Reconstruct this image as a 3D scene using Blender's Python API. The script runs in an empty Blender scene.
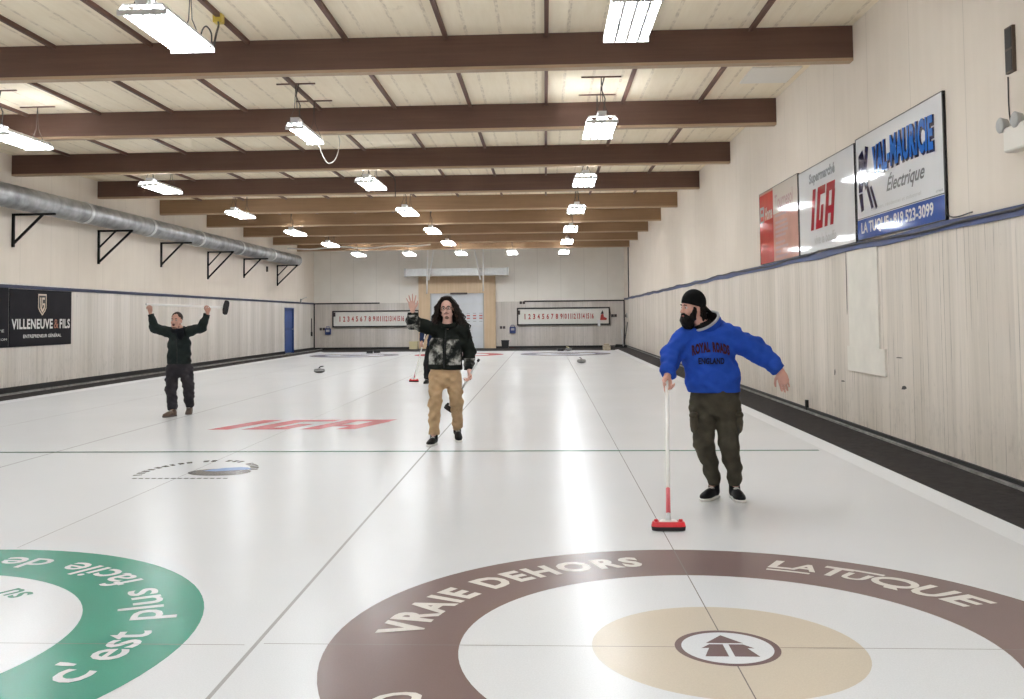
import bpy, math, random
import numpy as np
from mathutils import Vector, Matrix
random.seed(7)
rng = np.random.default_rng(7)
C = bpy.context.scene.collection
sc = bpy.context.scene
PI = math.pi

# ------------------------------------------------------------------ materials
MATS = {}
def nodes_of(name):
    m = bpy.data.materials.new(name); m.use_nodes = True
    nt = m.node_tree
    return m, nt, nt.nodes['Principled BSDF']
def mat(name, col, rough=.6, metal=0., spec=.5, noise=0., nscale=8., bump=0., bscale=60., sheen=0., stretch=(1,1,1)):
    """Plain procedural surface: base colour varied a little by noise, optional fine bump."""
    m, nt, b = nodes_of(name)
    N, L = nt.nodes, nt.links
    b.inputs['Base Color'].default_value = (*col, 1)
    b.inputs['Roughness'].default_value = rough
    b.inputs['Metallic'].default_value = metal
    b.inputs['Specular IOR Level'].default_value = spec
    tc = N.new('ShaderNodeTexCoord'); mp = N.new('ShaderNodeMapping')
    mp.inputs['Scale'].default_value = stretch
    L.new(tc.outputs['Object'], mp.inputs['Vector'])
    if noise:
        t = N.new('ShaderNodeTexNoise'); t.inputs['Scale'].default_value = nscale; t.inputs['Detail'].default_value = 6
        L.new(mp.outputs[0], t.inputs['Vector'])
        r = N.new('ShaderNodeValToRGB')
        r.color_ramp.elements[0].position = .3; r.color_ramp.elements[1].position = .7
        r.color_ramp.elements[0].color = tuple(max(0, c * (1 - noise)) for c in col) + (1,)
        r.color_ramp.elements[1].color = tuple(min(1, c * (1 + noise)) for c in col) + (1,)
        L.new(t.outputs['Fac'], r.inputs[0]); L.new(r.outputs[0], b.inputs['Base Color'])
    if bump:
        t2 = N.new('ShaderNodeTexNoise'); t2.inputs['Scale'].default_value = bscale; t2.inputs['Detail'].default_value = 4
        L.new(mp.outputs[0], t2.inputs['Vector'])
        bp = N.new('ShaderNodeBump'); bp.inputs['Strength'].default_value = bump; bp.inputs['Distance'].default_value = .01
        L.new(t2.outputs['Fac'], bp.inputs['Height']); L.new(bp.outputs[0], b.inputs['Normal'])
    MATS[name] = m
    return m
def emis(name, col, st):
    m, nt, b = nodes_of(name)
    b.inputs['Base Color'].default_value = (*col, 1)
    b.inputs['Emission Color'].default_value = (*col, 1)
    b.inputs['Emission Strength'].default_value = st
    MATS[name] = m
    return m
class G:
    """small node-graph helper"""
    def __init__(s, name):
        s.m, s.nt, s.b = nodes_of(name); s.N, s.L = s.nt.nodes, s.nt.links
        s.tc = s.N.new('ShaderNodeTexCoord'); MATS[name] = s.m
        s.sep = s.N.new('ShaderNodeSeparateXYZ'); s.L.new(s.tc.outputs['Object'], s.sep.inputs[0])
    def math(s, op, a, b=None, c=None, clamp=False):
        n = s.N.new('ShaderNodeMath'); n.operation = op; n.use_clamp = clamp
        for i, v in enumerate((a, b, c)):
            if v is None: continue
            if isinstance(v, (int, float)): n.inputs[i].default_value = v
            else: s.L.new(v, n.inputs[i])
        return n.outputs[0]
    def noise(s, scale=(1,1,1), sc=1., detail=4., rough=.5):
        mp = s.N.new('ShaderNodeMapping'); mp.inputs['Scale'].default_value = scale
        s.L.new(s.tc.outputs['Object'], mp.inputs['Vector'])
        t = s.N.new('ShaderNodeTexNoise'); t.inputs['Scale'].default_value = sc
        t.inputs['Detail'].default_value = detail; t.inputs['Roughness'].default_value = rough
        s.L.new(mp.outputs[0], t.inputs['Vector']); return t.outputs['Fac']
    def ramp(s, fac, stops):
        r = s.N.new('ShaderNodeValToRGB'); e = r.color_ramp.elements
        while len(e) < len(stops): e.new(.5)
        for el, (p, c) in zip(e, stops):
            el.position = p; el.color = (*c, 1) if len(c) == 3 else c
        s.L.new(fac, r.inputs[0]); return r.outputs[0]
    def mix(s, fac, a, b, mode='MIX'):
        n = s.N.new('ShaderNodeMix'); n.data_type = 'RGBA'; n.blend_type = mode
        for i, v in ((0, fac), (6, a), (7, b)):
            if isinstance(v, (int, float)): n.inputs[i].default_value = v
            elif isinstance(v, tuple): n.inputs[i].default_value = (*v, 1)
            else: s.L.new(v, n.inputs[i])
        return n.outputs[2]
    def bump(s, h, st=.3, d=.01):
        n = s.N.new('ShaderNodeBump'); n.inputs['Strength'].default_value = st; n.inputs['Distance'].default_value = d
        s.L.new(h, n.inputs['Height']); s.L.new(n.outputs[0], s.b.inputs['Normal'])
    def col(s, c): s.L.new(c, s.b.inputs['Base Color'])
    def line(s, coord, period, width, off=0.):
        """1 on a thin line of WIDTH repeating every PERIOD along COORD"""
        a = s.math('ADD', coord, 1000. * period - off)
        f = s.math('MODULO', a, period)
        return s.math('LESS_THAN', f, width)

def ice_like(name, col, spec=.5):
    g = G(name)
    g.b.inputs['Roughness'].default_value = .25
    g.b.inputs['Specular IOR Level'].default_value = .30
    g.b.inputs['IOR'].default_value = 1.36
    n = g.noise((1, 1, 1), .55, 3)
    f = g.noise((1, 1, 1), 140., 3)
    c = g.ramp(n, [(.3, tuple(x * .955 for x in col)), (.7, col)])
    c2 = g.ramp(f, [(.35, (.93, .93, .93)), (.65, (1, 1, 1))])
    g.col(g.mix(1., c, c2, 'MULTIPLY'))
    g.bump(g.noise((1, 1, 1), 75., 3), .10, .004)
    return g.m
ICE = (.735, .75, .772)
ice_like('ice', ICE)
ice_like('ice_brown', (.195, .135, .128))
ice_like('ice_tan', (.65, .575, .465))
ice_like('ice_green', (.045, .275, .195))
ice_like('ice_dark_green', (.07, .235, .165))
ice_like('ice_cream', (.77, .73, .68))
ice_like('ice_white', (.765, .78, .80))
ice_like('ice_red', (.56, .14, .16))
ice_like('ice_blue', (.17, .18, .30))
ice_like('ice_grey', (.14, .14, .14))
ice_like('ice_line', (.42, .41, .41))
ice_like('ice_thin', (.22, .195, .185))
ice_like('ice_sky', (.25, .36, .62))

def wall_upper():
    g = G('painted_plywood')
    n = g.noise((1, 1, 1), 1.3, 5)
    c = g.ramp(n, [(.3, (.72, .642, .555)), (.7, (.77, .692, .60))])
    s = g.noise((6, 6, .5), 1.0, 4)
    c = g.mix(.35, c, g.ramp(s, [(.3, (.70, .622, .535)), (.7, (.79, .712, .63))]))
    along = g.math('ADD', g.sep.outputs[0], g.sep.outputs[1])
    ln = g.line(along, 1.40, .012, .02)
    hz = g.line(g.sep.outputs[2], 30., .012, 2.43)
    c = g.mix(g.math('MULTIPLY', ln, .4), c, (.36, .32, .27))
    # fixing screws
    v = g.N.new('ShaderNodeTexVoronoi'); v.inputs['Scale'].default_value = .8
    g.L.new(g.tc.outputs['Object'], v.inputs['Vector'])
    c = g.mix(g.math('MULTIPLY', g.math('LESS_THAN', v.outputs['Distance'], .012), .5), c, (.2, .17, .14))
    g.col(c); g.b.inputs['Roughness'].default_value = .7
    return g.m
wall_upper()
def wall_lower(name, warm, streak, groove, lines):
    g = G(name)
    along = g.math('ADD', g.sep.outputs[0], g.sep.outputs[1])
    # board-to-board tone
    w = g.N.new('ShaderNodeTexWhiteNoise'); w.noise_dimensions = '1D'
    g.L.new(g.math('FLOOR', g.math('DIVIDE', along, .20)), w.inputs['W'])
    base = g.ramp(w.outputs['Value'], [(0, tuple(x * (1 - streak) for x in warm)), (1, tuple(x * (1 + streak * .6) for x in warm))])
    n = g.noise((9, 9, .25), 1.2, 7, .65)
    c = g.mix(.45, base, g.ramp(n, [(.28, tuple(x * .70 for x in warm)), (.5, tuple(x * .97 for x in warm)), (.75, tuple(x * 1.10 for x in warm))]))
    n2 = g.noise((22, 22, .5), 1.0, 4, .6)
    c = g.mix(.16, c, g.ramp(n2, [(.32, tuple(x * .5 for x in warm)), (.62, tuple(x * 1.06 for x in warm))]))
    wob = g.math('MULTIPLY', g.noise((3, 3, 1.2), 1., 3), .03)
    vo = g.N.new('ShaderNodeTexVoronoi'); vo.voronoi_dimensions = '1D'; vo.feature = 'DISTANCE_TO_EDGE'; vo.inputs['Scale'].default_value = lines
    g.L.new(g.math('ADD', along, wob), vo.inputs['W'])
    ln = g.math('LESS_THAN', vo.outputs['Distance'], .035)
    some = g.ramp(g.noise((2.5, 2.5, .8), 1.5, 5, .6), [(.42, (0, 0, 0)), (.62, (1, 1, 1))])
    c = g.mix(g.math('MULTIPLY', g.math('MULTIPLY', ln, groove), some), c, (.20, .17, .145))
    wide = g.noise((1.3, 1.3, .05), 1.1, 2, .5)
    c = g.mix(.5, c, g.mix(1., c, g.ramp(wide, [(.35, (.78, .76, .72)), (.65, (1.12, 1.12, 1.14))]), 'MULTIPLY'))
    # worn, dirty marks of their own shape
    d = g.noise((2.2, 2.2, 1.4), 2.0, 9, .75)
    c = g.mix(g.ramp(d, [(.66, (0, 0, 0)), (.74, (.5, .5, .5))]), c, (.23, .20, .18))
    low = g.math('MULTIPLY', g.math('SUBTRACT', 1.1, g.sep.outputs[2], clamp=True), .8)
    dd = g.noise((5, 5, 2.5), 2., 8, .7)
    c = g.mix(g.math('MULTIPLY', low, g.ramp(dd, [(.52, (0, 0, 0)), (.72, (.6, .6, .6))])), c, (.30, .265, .235))
    g.col(c); g.b.inputs['Roughness'].default_value = .62
    g.bump(g.math('SUBTRACT', 1., ln), .4, .004)
    return g.m
wall_lower('weathered_boards_right', (.72, .655, .58), .05, .8, 6.5)
wall_lower('weathered_boards_left', (.79, .74, .685), .09, .28, 5.)
wall_lower('weathered_boards_far', (.66, .615, .57), .08, .35, 4.)
def wall_far_upper():
    g = G('grey_plywood')
    n = g.noise((1, 1, 1), 1.3, 5)
    c = g.ramp(n, [(.3, (.78, .74, .675)), (.7, (.83, .795, .73))])
    ln = g.line(g.sep.outputs[0], 1.22, .03, .02)
    g.col(g.mix(g.math('MULTIPLY', ln, .16), c, (.25, .22, .2)))
    g.b.inputs['Roughness'].default_value = .7
wall_far_upper()
def ceiling_mat():
    g = G('cream_ceiling_panel')
    n = g.noise((1, 1, 1), .9, 6, .6)
    c = g.ramp(n, [(.3, (.87, .765, .585)), (.7, (.92, .825, .655))])
    s = g.noise((8, .8, 1), 1.2, 6, .65)
    c = g.mix(.4, c, g.ramp(s, [(.3, (.77, .65, .47)), (.7, (.92, .82, .65))]))
    a = g.line(g.sep.outputs[0], .46, .045, .45)
    dot = g.noise((30, 9, 1), 1., 2)
    c = g.mix(g.math('MULTIPLY', a, g.ramp(dot, [(.40, (.05, .05, .05)), (.65, (.42, .42, .42))])), c, (.36, .27, .18))
    st = g.noise((1.6, .9, 1), 1.8, 8, .7)
    c = g.mix(g.ramp(st, [(.62, (0, 0, 0)), (.74, (.35, .35, .35))]), c, (.42, .31, .20))
    g.col(c); g.b.inputs['Roughness'].default_value = .75
ceiling_mat()
def wood(name, dark, light, scale, along='x', rough=.55):
    g = G(name)
    sv = (.35, 9, 9) if along == 'x' else ((9, .35, 9) if along == 'y' else (9, 9, .35))
    n = g.noise(sv, scale, 7, .6)
    m2 = g.noise((1, 1, 1), .8, 4)
    c = g.mix(.45, g.ramp(n, [(.3, dark), (.7, light)]), g.ramp(m2, [(.3, dark), (.7, light)]))
    g.col(c); g.b.inputs['Roughness'].default_value = rough
    g.bump(n, .08, .004)
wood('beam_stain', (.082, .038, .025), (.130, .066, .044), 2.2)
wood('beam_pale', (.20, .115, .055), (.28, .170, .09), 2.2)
wood('beam_edge', (.36, .25, .155), (.46, .335, .22), 2.2)
wood('joist_stain', (.09, .038, .025), (.15, .07, .045), 2.2, 'y')
wood('portal_wood', (.55, .40, .25), (.70, .54, .37), 1.3, 'z')
wood('pale_wood', (.5, .38, .25), (.62, .5, .35), 2., 'x')

mat('black_carpet', (.038, .034, .033), .9, noise=.25, nscale=14, bump=.4, bscale=300)
mat('rubber_base', (.012, .012, .012), .55, noise=.2)
mat('grey_lip', (.22, .21, .20), .6, noise=.4, nscale=5)
mat('navy_band', (.013, .019, .060), .5, noise=.2, nscale=3)
mat('blue_band', (.020, .040, .145), .45, noise=.25, nscale=3)
mat('dark_trim', (.03, .026, .026), .6, noise=.2)
mat('black_cable', (.012, .012, .014), .5)
mat('galvanised', (.40, .41, .42), .42, metal=.8, noise=.38, nscale=3, bump=.1, bscale=30)
mat('duct_tape', (.72, .73, .73), .4, metal=.4, noise=.15, nscale=12)
mat('black_steel', (.012, .011, .011), .5, noise=.2)
mat('lamp_white', (.72, .72, .72), .4)
mat('lamp_reflector', (.83, .84, .85), .25)
emis('lamp_tube', (.925, .965, 1.), 58.)
mat('cord_dark', (.045, .035, .03), .6)
mat('cord_white', (.66, .64, .60), .5)
mat('yellow_plastic', (.60, .45, .08), .5)
mat('white_panel', (.80, .76, .69), .5)
mat('sign_white', (.76, .77, .78), .05, noise=.03, nscale=2)
mat('sign_edge', (.02, .02, .02), .4)
mat('sign_blue', (.025, .085, .33), .06, noise=.12, nscale=4)
mat('sign_cyan', (.03, .16, .52), .06)
mat('sign_navy', (.015, .02, .085), .06)
mat('sign_red', (.36, .014, .03), .06)
mat('sign_black', (.012, .012, .012), .3)
mat('sign_grey', (.36, .35, .34), .4)
mat('poster_red', (.52, .055, .05), .06, noise=.1, nscale=3)
mat('poster_pink', (.60, .33, .28), .06, noise=.12, nscale=2)
mat('poster_ink', (.20, .06, .05), .3)
mat('poster_cream', (.66, .60, .54), .06)
mat('banner_black', (.011, .010, .013), .6, noise=.15, nscale=3)
mat('banner_ink', (.70, .69, .67), .5)
mat('banner_copper', (.36, .14, .08), .5)
mat('banner_gold', (.62, .52, .42), .45)
mat('door_blue', (.020, .055, .20), .4, noise=.15, nscale=3)
mat('door_blue_light', (.03, .075, .26), .4, noise=.12, nscale=3)
mat('steel', (.5, .5, .5), .3, metal=.9)
mat('board_white', (.74, .73, .68), .4, noise=.04, nscale=2)
mat('digit_red', (.42, .05, .045), .5)
mat('garage_white', (.66, .68, .71), .45, noise=.04, nscale=2)
mat('garage_ink', (.50, .15, .15), .6)
mat('plate_dark', (.06, .045, .045), .5)
mat('phone_blue', (.025, .045, .17), .35)
mat('phone_grey', (.35, .36, .4), .4)
mat('bin_black', (.02, .02, .022), .5)
mat('box_yellow', (.60, .53, .32), .6)
mat('grey_bulkhead', (.58, .58, .57), .5, noise=.08)
mat('rope_white', (.74, .73, .71), .6)
mat('patch_ply', (.76, .73, .66), .6, noise=.06, nscale=3)
mat('scuff', (.05, .045, .04), .7)
mat('stone_granite', (.17, .17, .17), .3, noise=.6, nscale=60)
mat('stone_band', (.36, .36, .36), .5, noise=.3, nscale=50)
mat('handle_grey', (.05, .05, .055), .35)
mat('handle_yellow', (.56, .50, .28), .4)
mat('beige_block', (.42, .36, .27), .6, noise=.2)
mat('rubber_black', (.012, .012, .013), .7)
mat('vent_black', (.02, .018, .016), .5)
mat('vent_brown', (.10, .07, .05), .5)
mat('grey_plastic', (.42, .42, .41), .4)
mat('broom_white', (.88, .87, .85), .35)
mat('broom_red', (.58, .018, .028), .35)
mat('broom_grip', (.62, .10, .12), .4)
mat('broom_pad', (.02, .018, .02), .9, bump=.4, bscale=150)
mat('broom_silver', (.62, .63, .64), .3, metal=.5)
mat('broom_dark', (.06, .06, .06), .4)
# people
mat('skin_fair', (.60, .33, .265), .5, noise=.06, nscale=20)
mat('skin_pale', (.62, .37, .30), .5, noise=.06, nscale=20)
mat('skin_warm', (.55, .31, .24), .5, noise=.06, nscale=20)
mat('lips', (.40, .13, .11), .4)
mat('mouth_dark', (.10, .02, .02), .5)
mat('eye_white', (.45, .42, .40), .2)
mat('eye_dark', (.03, .02, .015), .15)
mat('hair_black', (.007, .005, .0045), .55, noise=.4, nscale=30, bump=.5, bscale=80)
mat('hair_brown', (.013, .0085, .007), .5, noise=.5, nscale=26, bump=.5, bscale=70)
mat('hair_short', (.035, .024, .018), .55, noise=.4, nscale=40)
mat('beard_soft', (.17, .09, .065), .7, noise=.3, nscale=60)
mat('hoodie_blue', (.017, .062, .36), .85, noise=.15, nscale=9, bump=.12, bscale=200)
mat('hood_grey', (.40, .40, .41), .85, bump=.1, bscale=200)
mat('tee_black', (.012, .010, .011), .85)
mat('cap_black', (.005, .005, .0055), .8, bump=.15, bscale=180)
mat('print_maroon', (.045, .012, .015), .8)
mat('print_dark', (.012, .014, .03), .8)
mat('cargo_olive', (.052, .046, .034), .8, noise=.25, nscale=9, bump=.12, bscale=160)
mat('shoe_black', (.007, .007, .008), .5)
mat('shoe_sole', (.70, .69, .66), .5)
mat('shoe_sole_dark', (.06, .05, .045), .6)
mat('shoe_lace', (.55, .53, .50), .6)
mat('shoe_brown', (.10, .065, .045), .6, noise=.25, nscale=15)
mat('khaki', (.40, .27, .155), .75, noise=.14, nscale=8, bump=.1, bscale=160)
mat('coat_green', (.013, .019, .018), .7, noise=.3, nscale=8, bump=.1, bscale=120)
mat('scarf_black', (.008, .009, .012), .85, noise=.3, nscale=20)
mat('trousers_charcoal', (.032, .029, .033), .8, noise=.25, nscale=8, bump=.1, bscale=150)
mat('coat_navy', (.018, .028, .075), .75, noise=.25, nscale=7)
mat('trousers_black', (.016, .016, .018), .8)
mat('reflective_grey', (.35, .35, .36), .5)
mat('zip_dark', (.02, .02, .02), .4)
def tie_dye():
    g = G('tie_dye_panel')
    n = g.noise((1, 1, .8), 7.5, 4, .6)
    f = g.noise((1, 1, 1), 34., 4, .6)
    m = g.math('ADD', g.math('MULTIPLY', n, .8), g.math('MULTIPLY', f, .2))
    g.col(g.ramp(m, [(.46, (.010, .011, .010)), (.52, (.10, .10, .09)), (.59, (.38, .37, .34)), (.70, (.58, .56, .52))]))
    g.b.inputs['Roughness'].default_value = .8
tie_dye()
mat('jacket_black', (.008, .010, .008), .75, noise=.3, nscale=8, bump=.12, bscale=120)

for n_ in ('hair_black', 'hair_brown', 'hair_short', 'hoodie_blue', 'tee_black', 'cap_black', 'print_maroon', 'print_dark', 'cargo_olive', 'khaki', 'coat_green', 'scarf_black',
           'trousers_charcoal', 'coat_navy', 'trousers_black', 'jacket_black', 'tie_dye_panel', 'banner_black', 'zip_dark', 'black_carpet', 'black_steel', 'shoe_black'):
    MATS[n_].node_tree.nodes['Principled BSDF'].inputs['Specular IOR Level'].default_value = .12
# ------------------------------------------------------------------ objects
def tag(o, label=None, cat=None, group=None, kind=None):
    if label: o['label'] = label
    if cat: o['category'] = cat
    if group: o['group'] = group
    if kind: o['kind'] = kind
    return o
def empty(name, loc=(0, 0, 0), rz=0., label=None, cat=None, group=None, kind=None):
    o = bpy.data.objects.new(name, None); o.empty_display_size = .1
    o.location = loc; o.rotation_euler = (0, 0, rz); C.objects.link(o)
    return tag(o, label, cat, group, kind)
def mesh(name, V, F, m, parent=None, smooth=False, loc=None):
    me = bpy.data.meshes.new(name)
    me.from_pydata([tuple(v) for v in V], [], [tuple(f) for f in F])
    ms = m if isinstance(m, (list, tuple)) else [m]
    for x in ms: me.materials.append(MATS[x])
    if smooth: me.polygons.foreach_set('use_smooth', [True] * len(me.polygons))
    me.update()
    o = bpy.data.objects.new(name, me); C.objects.link(o)
    if parent: o.parent = parent
    if loc is not None: o.location = loc
    return o
def copy_tree(o, loc=None, rz=None, parent=None):
    c = o.copy(); C.objects.link(c)
    if parent: c.parent = parent
    if loc is not None: c.location = loc
    if rz is not None: c.rotation_euler = (0, 0, rz)
    for ch in list(o.children):
        copy_tree(ch, None, None, c)
    return c
class MB:
    """collects shapes into one mesh"""
    def __init__(s): s.V = []; s.F = []; s.M = []; s.cur = 0
    def add(s, V, F):
        k = len(s.V); s.V += [tuple(v) for v in V]; s.F += [tuple(i + k for i in f) for f in F]; s.M += [s.cur] * len(F)
        return s
    def box(s, lo, hi, bev=0.):
        x0, y0, z0 = lo; x1, y1, z1 = hi
        if bev <= 0:
            return s.add([(x0,y0,z0),(x1,y0,z0),(x1,y1,z0),(x0,y1,z0),(x0,y0,z1),(x1,y0,z1),(x1,y1,z1),(x0,y1,z1)],
                     [(3,2,1,0),(4,5,6,7),(0,1,5,4),(1,2,6,5),(2,3,7,6),(3,0,4,7)])
        b = bev
        V = []
        rings = [(z0, b), (z0 + b, 0), (z1 - b, 0), (z1, b)]
        for z, i in rings:
            c = b if i == 0 else b * 2
            pts = [(x0+i+(b if i==0 else 0), y0+i), (x1-i-(b if i==0 else 0), y0+i), (x1-i, y0+i+(b if i==0 else 0)), (x1-i, y1-i-(b if i==0 else 0)),
                   (x1-i-(b if i==0 else 0), y1-i), (x0+i+(b if i==0 else 0), y1-i), (x0+i, y1-i-(b if i==0 else 0)), (x0+i, y0+i+(b if i==0 else 0))]
            V += [(x, y, z) for x, y in pts]
        F = [tuple(range(7, -1, -1)), tuple(range(24, 32))]
        for r in range(3):
            for k in range(8):
                F.append((r*8+k, r*8+(k+1)%8, (r+1)*8+(k+1)%8, (r+1)*8+k))
        return s.add(V, F)
    def tube(s, pts, r, n=10, cap=True):
        pts = [Vector(p) for p in pts]; rs = r if isinstance(r, (list, tuple)) else [r] * len(pts)
        V, F = [], []; up = None
        for i, p in enumerate(pts):
            t = (pts[min(i+1, len(pts)-1)] - pts[max(i-1, 0)]).normalized()
            if up is None:
                up = t.orthogonal().normalized()
            else:
                up = (up - t * up.dot(t)).normalized()
            sd = t.cross(up)
            for k in range(n):
                a = 2 * PI * k / n
                V.append(p + (up * math.cos(a) + sd * math.sin(a)) * rs[i])
        for i in range(len(pts) - 1):
            for k in range(n):
                F.append((i*n+k, i*n+(k+1)%n, (i+1)*n+(k+1)%n, (i+1)*n+k))
        if cap:
            F.append(tuple(range(n-1, -1, -1))); F.append(tuple((len(pts)-1)*n + k for k in range(n)))
        return s.add(V, F)
    def bar(s, a, b, w, h, up=(0, 0, 1)):
        a, b, up = Vector(a), Vector(b), Vector(up)
        t = (b - a).normalized(); sd = t.cross(up).normalized(); u = sd.cross(t)
        V = []
        for p in (a, b):
            for x, y in ((-1,-1),(1,-1),(1,1),(-1,1)): V.append(p + sd * (x*w/2) + u * (y*h/2))
        return s.add(V, [(3,2,1,0),(4,5,6,7),(0,1,5,4),(1,2,6,5),(2,3,7,6),(3,0,4,7)])
    def lathe(s, prof, n=24, axis='z', c=(0, 0, 0)):
        V, F = [], []
        for r, z in prof:
            for k in range(n):
                a = 2*PI*k/n
                V.append((c[0] + r*math.cos(a), c[1] + r*math.sin(a), c[2] + z))
        for i in range(len(prof)-1):
            for k in range(n):
                F.append((i*n+k, i*n+(k+1)%n, (i+1)*n+(k+1)%n, (i+1)*n+k))
        F.append(tuple(range(n-1,-1,-1))); F.append(tuple((len(prof)-1)*n+k for k in range(n)))
        return s.add(V, F)
    def poly(s, pts, frame, th):
        """flat outline pts (u,v) in a frame(u,v,w)->xyz, thickness th along w"""
        n = len(pts)
        V = [frame(u, v, 0) for u, v in pts] + [frame(u, v, th) for u, v in pts]
        F = [tuple(range(n-1,-1,-1)), tuple(range(n, 2*n))] + [(i, (i+1)%n, n+(i+1)%n, n+i) for i in range(n)]
        return s.add(V, F)
    def build(s, name, m, parent=None, smooth=False, loc=None):
        o = mesh(name, s.V, s.F, m, parent, smooth, loc)
        if any(s.M): o.data.polygons.foreach_set('material_index', s.M)
        return o

def text_mesh(body, bold=0., shear=0., space=1.):
    cu = bpy.data.curves.new('t', 'FONT'); cu.body = body; cu.size = 1.; cu.offset = bold; cu.shear = shear
    cu.space_character = space; cu.resolution_u = 3
    o = bpy.data.objects.new('t', cu); C.objects.link(o)
    dg = bpy.context.evaluated_depsgraph_get(); dg.update()
    me = bpy.data.meshes.new_from_object(o.evaluated_get(dg))
    V = np.array([v.co[:] for v in me.vertices]); F = [tuple(p.vertices) for p in me.polygons]
    bpy.data.objects.remove(o); bpy.data.meshes.remove(me); bpy.data.curves.remove(cu)
    return V, F
def text_fit(name, body, m, parent, frame, u0, u1, v0, v1, bold=0., shear=0., warp=None, ref=None, space=1.):
    """lettering scaled into [u0,u1]x[v0,v1]; V range from the word itself (or from REF's height)"""
    V, F = text_mesh(body, bold, shear, space)
    lo, hi = V.min(0), V.max(0)
    if ref:
        R, _ = text_mesh(ref, bold); lo[1], hi[1] = R[:, 1].min(), R[:, 1].max()
    u = u0 + (V[:, 0] - lo[0]) / (hi[0] - lo[0]) * (u1 - u0)
    v = v0 + (V[:, 1] - lo[1]) / (hi[1] - lo[1]) * (v1 - v0)
    if warp: u, v = warp(u, v)
    return mesh(name, [frame(a, b) for a, b in zip(u, v)], F, m, parent)
# ------------------------------------------------------------------ the hall
XR, XL, YF, YB = 3.343, -13.077, 45.8, -9.0
ZC, ZBAND = 5.36, 2.40
XI, XIL = 2.42, -11.0                     # ice edges
YI0, YI1 = -6.5, 38.6
ZW = -.10                                 # walkways lie a little below the ice
ST = dict(kind='structure')
def struct(name, mb, m, parent=None, label=None, **k):
    o = mb.build(name, m, parent, **k)
    return tag(o, label, kind='structure') if parent is None else tag(o, label)

ice = struct('floor', MB().box((XIL, YI0, -.25), (XI, YI1, 0.)), 'ice', label='white pebbled curling ice across the whole hall')
def fz(u, v, w=0.): return (u, v, .0015 + w)
def flat_ring(name, m, c, r0, r1, z=.001, n=96, label=None):
    V, F = [], []
    for k in range(n):
        a = 2*PI*k/n
        V += [(c[0]+r0*math.cos(a), c[1]+r0*math.sin(a), z), (c[0]+r1*math.cos(a), c[1]+r1*math.sin(a), z)]
    for k in range(n):
        j = (k+1) % n
        F.append((2*k, 2*k+1, 2*j+1, 2*j))
    return tag(mesh(name, V, F, m, ice), label)
def flat_disc(name, m, c, r, z=.001, n=72, sy=1., label=None):
    V = [(c[0]+r*math.cos(2*PI*k/n), c[1]+r*sy*math.sin(2*PI*k/n), z) for k in range(n)]
    return tag(mesh(name, V, [tuple(range(n))], m, ice), label)
def flat_rect(name, m, x0, y0, x1, y1, z=.0008, label=None):
    return tag(mesh(name, [(x0,y0,z),(x1,y0,z),(x1,y1,z),(x0,y1,z)], [(0,1,2,3)], m, ice), label)
SH = (0., -4.345, -8.66)
# near houses
flat_ring('house_ring', 'ice_brown', (0, 0), 1.219, 1.829, label='brown outer ring of the curling house')
flat_disc('house_field', 'ice_white', (0, 0), 1.219, .0009, label='white eight foot circle of the brown house')
flat_disc('house_circle', 'ice_tan', (0, 0), .61, .0014, label='tan four foot circle')
flat_ring('button_ring', 'ice_brown', (0, 0), .205, .235, .0024, label='brown rim of the button')
flat_disc('button', 'ice_white', (0, 0), .206, .0022, label='white button with a brown tree emblem')
mesh('button_emblem', [(x, y, .0028) for x, y in
     [(-.002,.165),(-.088,.055),(.082,.055),
      (-.014,.040),(-.075,.040),(-.118,-.012),(-.084,-.010),(-.118,-.118),(-.014,-.118),
      (.012,.040),(.012,-.118),(.122,-.118),(.088,-.010),(.120,-.012),(.078,.040)]],
     [(0,1,2),(3,4,5,6),(3,6,7,8),(9,10,11,12),(9,12,13,14)], 'ice_brown', ice)
GC = (-4.345, -.05)
flat_ring('house_ring', 'ice_green', GC, 1.235, 1.835, label='green outer ring of the curling house')
flat_disc('house_field', 'ice_white', GC, 1.235, .0009)
def arc_text(name, body, m, c, rb, rt, a0, a1, bold=.0, z=.003, ref=None, **k):
    """letters along a ring; rb = radius of the baseline, rt = radius of the letter tops"""
    def warp(u, v):
        th = np.radians(a0 + (a1 - a0) * u); r = rb + (rt - rb) * v
        return c[0] + r*np.cos(th), c[1] + r*np.sin(th)
    return text_fit(name, body, m, ice, lambda a, b: (a, b, z), 0, 1, 0, 1, bold=bold, warp=warp, ref=ref, **k)
arc_text('lettering', 'VRAIE DEHORS', 'ice_cream', (0, 0), 1.425, 1.65, 174.3, 99.2, .042, space=1.2)
arc_text('lettering', 'L', 'ice_cream', (0, 0), 1.485, 1.665, 70.4, 65.2, .03, shear=.15)
arc_text('lettering', 'A', 'ice_cream', (0, 0), 1.485, 1.64, 65.8, 59.8, .03, shear=.1)
arc_text('lettering', 'T', 'ice_cream', (0, 0), 1.455, 1.67, 59.2, 53.2, .03, shear=.1)
arc_text('lettering', 'U', 'ice_cream', (0, 0), 1.455, 1.60, 54.2, 48.6, .03, shear=.1)
def letter_q(a0, a1, r0, r1):
    def P(u, v): a = math.radians(a0 + (a1 - a0)*u); r = r0 + (r1 - r0)*v; return (r*math.cos(a), r*math.sin(a), .003)
    V, F = [], []; n = 28
    for k in range(n):
        t = 2*PI*k/n; V += [P(.5 + .5*math.cos(t), .56 + .44*math.sin(t)), P(.5 + .345*math.cos(t), .56 + .235*math.sin(t))]
    for k in range(n): F.append((2*k, 2*k + 1, 2*((k+1) % n) + 1, 2*((k+1) % n)))
    k = len(V); V += [(x, y, .0036) for x, y, z in (P(.50, .0), P(.86, .0), P(.74, .16), P(.42, .34))]; F.append((k, k+1, k+2, k+3))
    mesh('lettering', V, F, 'ice_cream', ice)
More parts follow.
